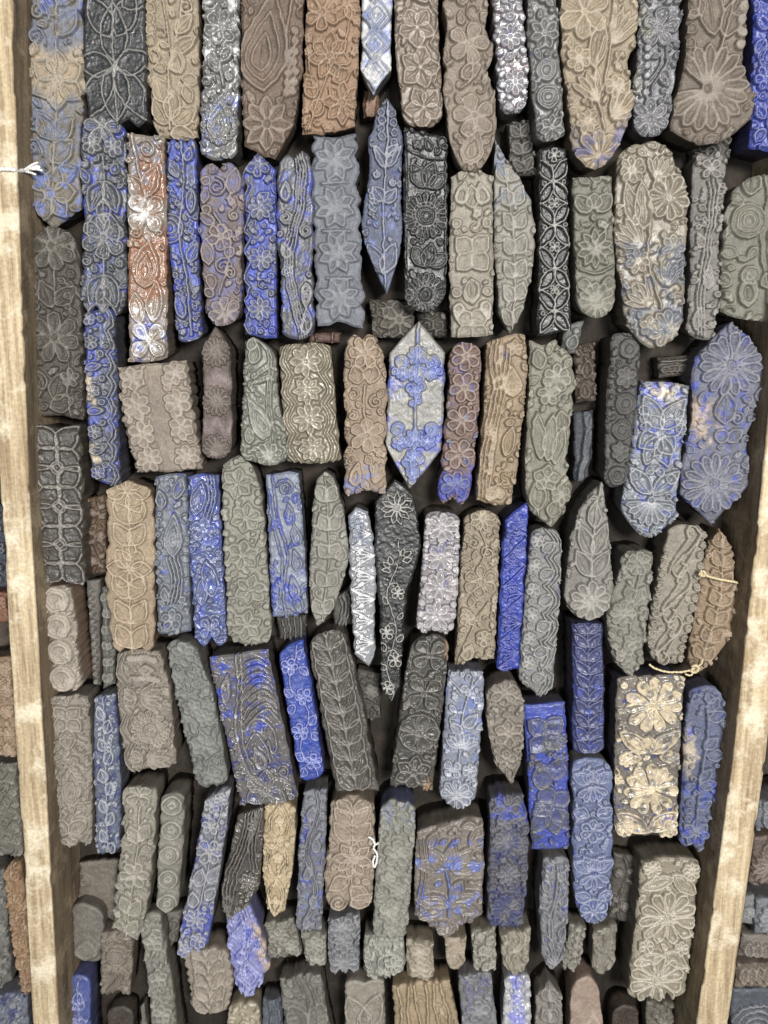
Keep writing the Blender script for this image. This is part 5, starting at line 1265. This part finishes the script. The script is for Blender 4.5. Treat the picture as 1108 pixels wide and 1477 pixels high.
B('small grey block of clustered petals below the blue-flecked strip', '434,1352 440,1392', '470,1350 471,1390', 'f', 'l8:2', (138, 136, 124), [F(0, .35, .8, 6, 'r', fill=.6), F(.1, .85, .7, 6, 'r', fill=.6), Fill(24, .18, 'fd')], z=-12, worn=1, **LOW)
B('blue-grey block with two crisp star daisies under the palm-leaf block', '473,1330 475,1400', '518,1322 519,1400', 'f', 'z10:3', (118, 120, 126), [D(-.1, .17, .75, 8, fill=.5), F(0, .45, .6, 6, 'r'), D(0, .83, .9, 10, fill=.5), Fill(40, .15, 'bl')], z=-10, worn=0, **LOW)
B('grey block with a thin-lined star flower in a crescent, its foot rounded', '526,1356 524,1402', '580,1352 586,1392', 'f', 'r22', (142, 142, 132), [F(.45, .72, .5, 6, 'p', inner=0, c=.15), Sc(.1, .7, .85, .6, -1, 60, 1), Bd(-.85, .3, -.7, .9, 6, .13), Bd(-.6, .1, .6, .15, 6, .14), Fill(20, .12, 'b')], z=-8, ridge=.6, **LOW)
B('small cream-tan block of soft blossoms under the blue fern block', '586,1362 588,1414', '626,1362 626,1414', 'f', 'l6:2', (164, 152, 130), [F(0, .3, .8, 6, 'r', fill=.6), F(0, .78, .8, 6, 'r', fill=.6), Fill(24, .18, 'd')], z=-14, worn=2, **LOW)
B('egg-shaped plain beige block end below the fern block point', '642,1360 644,1390', '674,1358 672,1390', 'f', 'r16', (172, 156, 134), [Fill(6, .2, 'd')], z=-10, worn=2, **LOW)
B('grey block with round ringed eyes and diagonal leaves under the slate strip', '681,1348 684,1402', '716,1344 717,1402', 'f', 'f3', (144, 140, 126), [Rg(-.3, .12, [.3, .12]), Rg(.3, .5, [.4, .18]), Lf(-.5, .55, .9, .25, 40), Lf(.2, .3, .8, .22, 45), Lf(-.2, .95, .8, .22, 50), Lf(.4, .9, .7, .2, 40), Fill(24, .15, 'bl')], z=-8, ridge=.4, **LOW)
B('pale grey block with swirling S ridges and a knobbed narrow foot', '722,1352 726,1396', '767,1346 764,1396', 'f', 'p24:.4', (158, 150, 132), [Wv(1.0, .5, 2, .35, .1, 1.1), Rg(.7, .2, [.22]), Rg(.75, .75, [.22]), Sc(-.3, .35, .4), Fill(10, .18, 'd')], z=-8, worn=1, **LOW)
B('slanting grey block of bead-tipped leaves leaning behind the wavy-stem strip', '824,1340 812,1396', '848,1342 836,1398', 'f', 'r8', (134, 130, 118), [Bd(0, .05, .1, .6, 4, .3, 0), Lf(-.1, .95, 1.2, .3, 20), Fill(16, .2, 'bl')], z=-16, **LOW)
B('dusty grey-beige block of worn swirls below the lotus block', '858,1345 855,1396', '892,1340 888,1398', 'f', 'r14', (142, 134, 120), [Wv(.9, .35, 3, .28, 0, 1.1), Fill(20, .2, 'l')], z=-16, worn=2, **LOW)
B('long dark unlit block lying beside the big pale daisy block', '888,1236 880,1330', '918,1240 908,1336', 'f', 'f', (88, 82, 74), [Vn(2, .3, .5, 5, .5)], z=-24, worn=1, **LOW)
# last row, cut by the picture edge
B('grey weathered block with vague curling leaves beside the dark narrow strip', '402,1420 418,1540', '462,1412 486,1540', 'f3', 'f', (124, 121, 112), [Lf(-.2, .6, 1.3, .4, -15, 2, fill=.6), Lf(.3, .6, 1.3, .4, 20, 2, fill=.6), Wv(.7, .4, 2, .4, 0, 1), Fill(20, .16, 'l')], z=-12, worn=2, **LOW)
B('narrow dark blue-grey strip of stringy ridges', '378,1448 378,1540', '406,1446 408,1540', 'f', 'f', (94, 100, 112), [Wv(1, .3, 4, .3, 0, .9)], z=-18, worn=1, **LOW)
B('beige-grey block of broad opposite leaves cut like a tulip', '498,1424 497,1540', '554,1424 557,1540', 'l6:2', 'f', (152, 144, 130), [Lf(0, .55, 1.9, .42, -22, 1), Lf(0, .55, 1.9, .42, 22, 1), Lf(0, .98, 1.7, .42, -24, 1), Lf(0, .98, 1.7, .42, 24, 1), Lf(0, .6, 1.4, .3, 0, 1)], z=-12, ridge=.35, **LOW)
B('wide sandy tan block with fringe-like vertical gouges', '566,1428 575,1540', '650,1422 672,1540', 'f3', 'f', (172, 150, 116), [Wv(1.1, .05, 1, .1, 0, 1.4, x=-.8), Wv(1.2, .06, 1, .1, .3, 1.5, x=-.5), Wv(1.0, .06, 1, .1, .6, 1.4, x=-.2), Wv(1.3, .06, 1, .1, .1, 1.5, x=.1), Wv(1.1, .06, 1, .1, .4, 1.4, x=.4), Wv(1.2, .05, 1, .1, .8, 1.5, x=.7), Fill(30, .12, 'l')], z=-12, worn=1, edge=(9, 3), **LOW)
B('blue-tinged grey block with mirrored scroll face pattern', '662,1416 672,1540', '710,1412 724,1540', 'r6', 'f', (130, 130, 134), [Sc(-.4, .15, .4), Sc(.4, .15, .4, 1.5, -1), F(0, .4, .7, 5, 'r', fill=.6), St([(-.8, .65), (0, .6), (.8, .65)], 1.3), Rg(0, .85, [.5, .25]), Fill(20, .16, 'l')], z=-10, worn=2, dye=[('purple', .4, 'a', 0, 1)], **LOW)
B('glossy silver-white block with purple-blue heart and sparkling edge beads', '728,1420 725,1540', '766,1418 770,1540', 'r6', 'f', (182, 182, 186), [Bd(-.75, .05, -.75, .98, 8, .24, 0), Bd(.75, .05, .75, .98, 8, .24, 0), F(0, .3, .6, 6, 'r'), F(0, .75, .6, 6, 'r'), Fill(20, .18, 'd')], z=-8, mat='glossy', patch=[('lav', .0, 1.0, -.45, .45)], **LOW)
B('grey leaf-tipped narrow block beside the bare pinkish wood', '776,1440 772,1540', '812,1440 816,1540', 'p22', 'f', (140, 134, 126), [Hb(4, 1.0, .3, 26, .02, 1.), Fill(10, .16, 'b')], z=-12, worn=1, **LOW)
B('bare pinkish-beige wooden block with a rounded peak and no carving', '824,1440 822,1540', '866,1436 878,1540', 'r32', 'f', (176, 152, 134), [Lf(.1, .98, 3.0, .5, 4, 0, fill=.3, w=2.5, name='worn_hump')], z=-8, worn=4, dye=[('taupe', .4, 'a', 0, 1)], depth=1.2, **LOW)
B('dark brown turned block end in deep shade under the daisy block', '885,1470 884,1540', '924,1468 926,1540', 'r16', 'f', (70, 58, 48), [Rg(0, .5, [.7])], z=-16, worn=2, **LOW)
B('grey-brown stub below the frilled foot of the daisy block', '936,1452 934,1540', '974,1452 970,1540', 'f', 'f', (112, 106, 94), [Lf(0, .8, 1.4, .4, -15, 2), Lf(.2, .8, 1.4, .4, 20, 2), Fill(20, .2, 'l')], z=-18, worn=2, **LOW)
B('dark domed stub near the left side board foot', '152,1470 150,1540', '190,1470 192,1540', 'r14', 'f', (72, 62, 52), [Rg(0, .5, [.6])], z=-20, worn=2, **LOW)
B('grey petalled foot of a block beside the slanting column', '200,1460 204,1540', '206,1455 214,1540', 'f', 'f', (128, 122, 112), [Lf(0, .9, 1.6, .5, 0)], z=-22, **LOW)
# gaps between the upper rows
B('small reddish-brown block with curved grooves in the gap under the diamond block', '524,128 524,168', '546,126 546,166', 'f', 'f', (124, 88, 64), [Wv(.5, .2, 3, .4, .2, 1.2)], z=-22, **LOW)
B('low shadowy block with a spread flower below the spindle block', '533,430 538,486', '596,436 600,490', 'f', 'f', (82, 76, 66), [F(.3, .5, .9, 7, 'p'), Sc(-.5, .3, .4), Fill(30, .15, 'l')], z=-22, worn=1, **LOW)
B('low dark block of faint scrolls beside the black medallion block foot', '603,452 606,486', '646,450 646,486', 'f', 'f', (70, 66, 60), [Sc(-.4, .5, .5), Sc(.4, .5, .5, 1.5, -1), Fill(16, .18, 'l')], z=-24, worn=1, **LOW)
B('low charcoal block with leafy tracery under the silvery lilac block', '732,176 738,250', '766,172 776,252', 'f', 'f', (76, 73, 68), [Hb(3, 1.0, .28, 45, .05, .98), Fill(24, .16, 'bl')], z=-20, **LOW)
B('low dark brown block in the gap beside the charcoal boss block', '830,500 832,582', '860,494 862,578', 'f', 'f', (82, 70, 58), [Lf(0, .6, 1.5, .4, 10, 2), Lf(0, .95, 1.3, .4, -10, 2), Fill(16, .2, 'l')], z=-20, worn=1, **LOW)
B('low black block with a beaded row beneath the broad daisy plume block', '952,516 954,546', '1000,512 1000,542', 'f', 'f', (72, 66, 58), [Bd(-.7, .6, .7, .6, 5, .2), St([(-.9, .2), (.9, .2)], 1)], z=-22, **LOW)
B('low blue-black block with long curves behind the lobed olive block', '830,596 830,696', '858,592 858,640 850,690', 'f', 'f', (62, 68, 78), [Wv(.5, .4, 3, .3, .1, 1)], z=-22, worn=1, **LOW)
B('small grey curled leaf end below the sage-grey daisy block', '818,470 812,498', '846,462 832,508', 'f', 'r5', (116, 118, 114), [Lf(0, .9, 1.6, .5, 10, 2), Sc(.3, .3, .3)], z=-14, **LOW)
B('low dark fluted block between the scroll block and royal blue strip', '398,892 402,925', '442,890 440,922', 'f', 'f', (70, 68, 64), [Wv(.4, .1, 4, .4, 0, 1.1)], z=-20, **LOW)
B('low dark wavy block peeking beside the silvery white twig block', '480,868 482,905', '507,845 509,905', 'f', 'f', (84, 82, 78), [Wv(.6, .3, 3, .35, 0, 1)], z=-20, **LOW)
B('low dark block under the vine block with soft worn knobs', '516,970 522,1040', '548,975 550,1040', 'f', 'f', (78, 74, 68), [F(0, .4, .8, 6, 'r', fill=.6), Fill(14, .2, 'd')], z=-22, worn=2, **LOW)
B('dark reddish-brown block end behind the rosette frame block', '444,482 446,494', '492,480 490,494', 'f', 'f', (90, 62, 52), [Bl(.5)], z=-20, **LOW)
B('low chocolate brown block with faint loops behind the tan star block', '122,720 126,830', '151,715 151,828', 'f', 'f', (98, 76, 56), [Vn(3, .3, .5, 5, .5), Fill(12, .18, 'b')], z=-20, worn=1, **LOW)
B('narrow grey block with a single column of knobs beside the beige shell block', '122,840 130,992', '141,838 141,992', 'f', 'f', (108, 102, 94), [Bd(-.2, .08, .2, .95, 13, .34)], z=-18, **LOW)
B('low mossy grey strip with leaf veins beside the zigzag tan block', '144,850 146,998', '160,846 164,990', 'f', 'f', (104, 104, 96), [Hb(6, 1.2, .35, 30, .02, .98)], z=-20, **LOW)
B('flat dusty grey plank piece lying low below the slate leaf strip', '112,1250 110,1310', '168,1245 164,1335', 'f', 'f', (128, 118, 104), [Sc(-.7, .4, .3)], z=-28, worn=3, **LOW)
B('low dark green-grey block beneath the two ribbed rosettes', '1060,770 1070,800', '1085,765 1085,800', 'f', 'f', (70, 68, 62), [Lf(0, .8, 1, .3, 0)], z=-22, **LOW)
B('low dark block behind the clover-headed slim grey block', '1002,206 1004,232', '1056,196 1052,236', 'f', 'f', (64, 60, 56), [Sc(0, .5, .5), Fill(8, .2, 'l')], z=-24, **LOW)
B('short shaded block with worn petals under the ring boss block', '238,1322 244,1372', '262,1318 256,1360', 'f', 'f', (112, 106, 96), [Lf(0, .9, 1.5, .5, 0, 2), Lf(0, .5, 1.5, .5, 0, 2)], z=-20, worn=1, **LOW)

# ---- neighbouring trays beyond the two side boards
NL = dict(res=.7, group='carved blocks beyond the left side board')
NR = dict(res=.7, group='carved blocks beyond the right side board')
B('brown lattice-carved block beyond the left side board', '-40,955 -36,1090', '16,950 24,1095', 'f', 'f', (150, 122, 92), [*[F(x, v, .34, 8, 'p', inner=0) for x in (-.6, 0, .62) for v in (.1, .32, .54, .76, .96)], Fill(30, .1, 'b')], z=-6, lw=.75, **NL)
B('dark blue-black plain block beyond the left side board', '-40,730 -40,850', '3,730 9,850', 'f', 'f', (44, 52, 72), [Vn(3, .3, .4, 5, .4)], z=-10, **NL)
B('orange-tipped small block beyond the left side board', '-40,858 -40,900', '7,858 9,900', 'f', 'f', (140, 92, 66), [F(.7, .3, .4, 6, 'r')], z=-10, **NL)
B('grey block edged with knobby scallops beyond the left side board', '-20,1104 -8,1238', '22,1104 32,1240', 'f', 'f', (116, 112, 100), [Sp(1, 6, .4, 3, .98), Bd(.7, .05, .8, .95, 8, .16), Fill(16, .15, 'd')], z=-6, worn=1, **NL)
B('rough tan-brown gouged block beyond the left side board', '2,1262 8,1330 28,1432', '24,1248 36,1320 46,1436', 'p8', 'f3', (156, 122, 86), [Hb(6, 1.0, .4, 40, .0, 1., vein=2, fill=.6), Fill(20, .2, 'l')], z=-6, worn=1, **NL)
B('blue-speckled grey block at the foot beyond the left side board', '-10,1440 -6,1540', '34,1440 42,1540', 'f', 'f', (120, 126, 140), [F(.2, .5, .7, 6, 'r'), Fill(24, .16, 'd')], z=-8, dye=[('navy', .5, 'a', 0, .35)], **NL)
B('slender grey textured block pressed between scallop and tan blocks on the left', '-30,1250 -16,1430', '2,1262 14,1420', 'f', 'f', (112, 110, 104), [Vn(3, .3, .5, 5, .4), Fill(20, .16, 'd')], z=-10, **NL)
B('grey-blue leafy block beyond the right side board', '1096,1160 1093,1200', '1150,1150 1150,1200', 'f', 'f', (118, 122, 130), [Hb(2, .8, .3, 45), Fill(16, .15, 'l')], z=-8, **NR)
B('reddish-brown block with splayed leaf fingers beyond the right side board', '1092,1214 1084,1278', '1150,1205 1150,1285', 'f', 'f', (112, 94, 84), [Fn(-.1, .6, .9, 200, 340, 6, 'p'), Lf(-.2, .4, .6, .2, -20), Fill(12, .15, 'l')], z=-8, **NR)
B('silver-grey scalloped round block beyond the right side board', '1094,1306 1092,1352', '1150,1300 1150,1358', 'r4', 'f', (120, 124, 130), [Rg(.1, .5, [.8, .55]), D(.1, .5, .9, 14)], z=-6, **NR)
B('small grey petal block wedged against the right side board', '1074,1300 1070,1338', '1092,1296 1090,1340', 'f', 'f', (124, 126, 128), [F(0, .5, .9, 6, 'r')], z=-10, **NR)
B('worn grey block with knuckled end beyond the right side board', '1076,1356 1070,1386', '1150,1356 1150,1390', 'f', 'f', (124, 116, 106), [*[Lf(-.7 + .3 * i, .9, .5, .14, 0, 2, fill=.7) for i in range(6)]], z=-10, worn=1, **NR)
B('brown-grey block of leaf lobes beyond the right side board', '1066,1396 1062,1428', '1150,1394 1150,1430', 'f', 'z4:5', (128, 114, 100), [*[Lf(-.8 + .28 * i, .05, .55, .13, 180, 2, fill=.7) for i in range(7)]], z=-10, worn=1, **NR)
B('dark slate block with concentric drop curves beyond the right side board', '1062,1436 1050,1540', '1150,1432 1150,1540', 'f', 'f', (86, 92, 104), [Rg(-.2, .5, [.8, .6, .4, .2]), Pa(-.3, .9, .8, .3, 0, 0, 3)], z=-10, ridge=.5, **NR)

# ================================================================ threads and twine
def tube_mesh(name, pts, r, mat, n=8, seed=1):
    P = resample(np.array(pts, float), max(24, len(pts) * 8))
    rs = np.random.RandomState(seed)
    P = P + rs.normal(0, r * .12, P.shape)
    T = np.gradient(P, axis=0)
    T /= np.linalg.norm(T, axis=1)[:, None] + 1e-12
    up = np.array([0.1, .2, 1.0])
    A = np.cross(T, up)
    A /= np.linalg.norm(A, axis=1)[:, None] + 1e-12
    C2 = np.cross(T, A)
    V = []
    for i in range(len(P)):
        rr = r * (1 + .22 * math.sin(i * 1.9)) * (.45 if i in (0, len(P) - 1) else 1)
        for k in range(n):
            a = 2 * math.pi * k / n + i * .5
            V.append(P[i] + rr * (math.cos(a) * A[i] + math.sin(a) * C2[i]))
    ii = np.arange(len(P) * n).reshape(len(P), n)
    Q = np.stack([ii[:-1], np.roll(ii[:-1], -1, 1), np.roll(ii[1:], -1, 1), ii[1:]], -1).reshape(-1, 4)
    return mesh_from(name, np.array(V), Q, [[int(x) for x in ii[0]][::-1], [int(x) for x in ii[-1]]], None, mat)


def thread_material(name, c):
    m = bpy.data.materials.new(name)
    m.use_nodes = True
    N, Lk = m.node_tree.nodes, m.node_tree.links
    p = N['Principled BSDF']
    n = N.new('ShaderNodeTexNoise')
    n.inputs['Scale'].default_value = 1500
    tc = N.new('ShaderNodeTexCoord')
    Lk.new(tc.outputs['Object'], n.inputs['Vector'])
    r = N.new('ShaderNodeValToRGB')
    r.color_ramp.elements[0].position, r.color_ramp.elements[1].position = .3, .7
    r.color_ramp.elements[0].color = (*(lin(c) * .6), 1)
    r.color_ramp.elements[1].color = (*lin(c), 1)
    Lk.new(n.outputs['Fac'], r.inputs['Fac'])
    Lk.new(r.outputs['Color'], p.inputs['Base Color'])
    p.inputs['Roughness'].default_value = .9
    b_ = N.new('ShaderNodeBump')
    b_.inputs['Strength'].default_value = .6
    b_.inputs['Distance'].default_value = .0005
    Lk.new(n.outputs['Fac'], b_.inputs['Height'])
    Lk.new(b_.outputs['Normal'], p.inputs['Normal'])
    return m


white_thread = thread_material('white_cotton_thread', (238, 236, 230))
twine_mat = thread_material('pale_jute_twine', (214, 198, 160))


def tie(name, label, cat, strands, r, mat, seed):
    root = bpy.data.objects.new(name, None)
    root.empty_display_size = .01
    col.objects.link(root)
    o0 = unproj(strands[0][1][0][0], strands[0][1][0][1], strands[0][1][0][2] / 1000)
    root.location = o0
    for i, (pn, pts, f) in enumerate(strands):
        W = [unproj(x, y, z / 1000.0) - o0 for x, y, z in pts]
        link(pn, tube_mesh(pn, W, r * f, mat, 8, seed + i), root)
    root['label'] = label
    root['category'] = cat


tie('thread', 'frayed white cotton thread running over the side board onto the long star flower block', 'thread',
    [('strand', [(-20, 243, 20.5), (8, 244, 20.4), (20, 245, 20), (34, 246, 8), (44, 243, 3.2), (58, 240, 2.2)], 1.3),
     ('fray', [(34, 246, 8.5), (46, 238, 4.2), (55, 234, 2.8)], .7), ('fray', [(34, 247, 8.2), (44, 249, 4), (52, 252, 2.8)], .7), ('fray', [(40, 243, 5), (52, 244, 3.6), (62, 246, 2.2)], .8)], .0011, white_thread, 3)
tie('twine', 'pale twine band tied around the brown leaf-shaped block', 'twine',
    [('strand', [(1010, 822, 2.4), (1014, 828, 2.6), (1024, 832, 2.8), (1040, 836, 3.0), (1058, 839, 2.6), (1064, 841, -1)], 1.0),
     ('knot', [(1009, 829, 2.6), (1012, 824, 3.6), (1017, 826, 4.0), (1015, 831, 3.4), (1010, 829, 3.2)], 1.1)], .0009, twine_mat, 13)
tie('twine', 'loose pale twine with a knot at the foot of the meander block', 'twine',
    [('strand', [(936, 958, 2.2), (945, 964, 2.4), (962, 969, 2.5), (985, 969, 2.6), (1003, 964, 3.2)], .9),
     ('knot', [(998, 962, 3.2), (1003, 960, 4.2), (1008, 964, 4.2), (1003, 970, 3.6), (997, 968, 3.4), (1001, 963, 4.6)], 1.1),
     ('strand', [(1003, 967, 3), (996, 974, 2.2), (988, 972, 2)], .8), ('strand', [(1004, 963, 3.4), (1012, 957, 3.2), (1014, 950, 3.2)], .7)], .0009, twine_mat, 23)
tie('thread', 'white looped thread knotted on the edge of the warm tan star flower block', 'thread',
    [('strand', [(531, 1207, 2.4), (538, 1211, 3), (541, 1218, 3.4), (539, 1224, 3.2), (544, 1232, 2.4), (543, 1244, 1.2), (540, 1251, .6), (538, 1244, 1.4), (541, 1234, 2.4)], 1.0),
     ('strand', [(538, 1214, 3.4), (543, 1218, 3.2), (546, 1215, 2.6)], .8)], .00085, white_thread, 33)
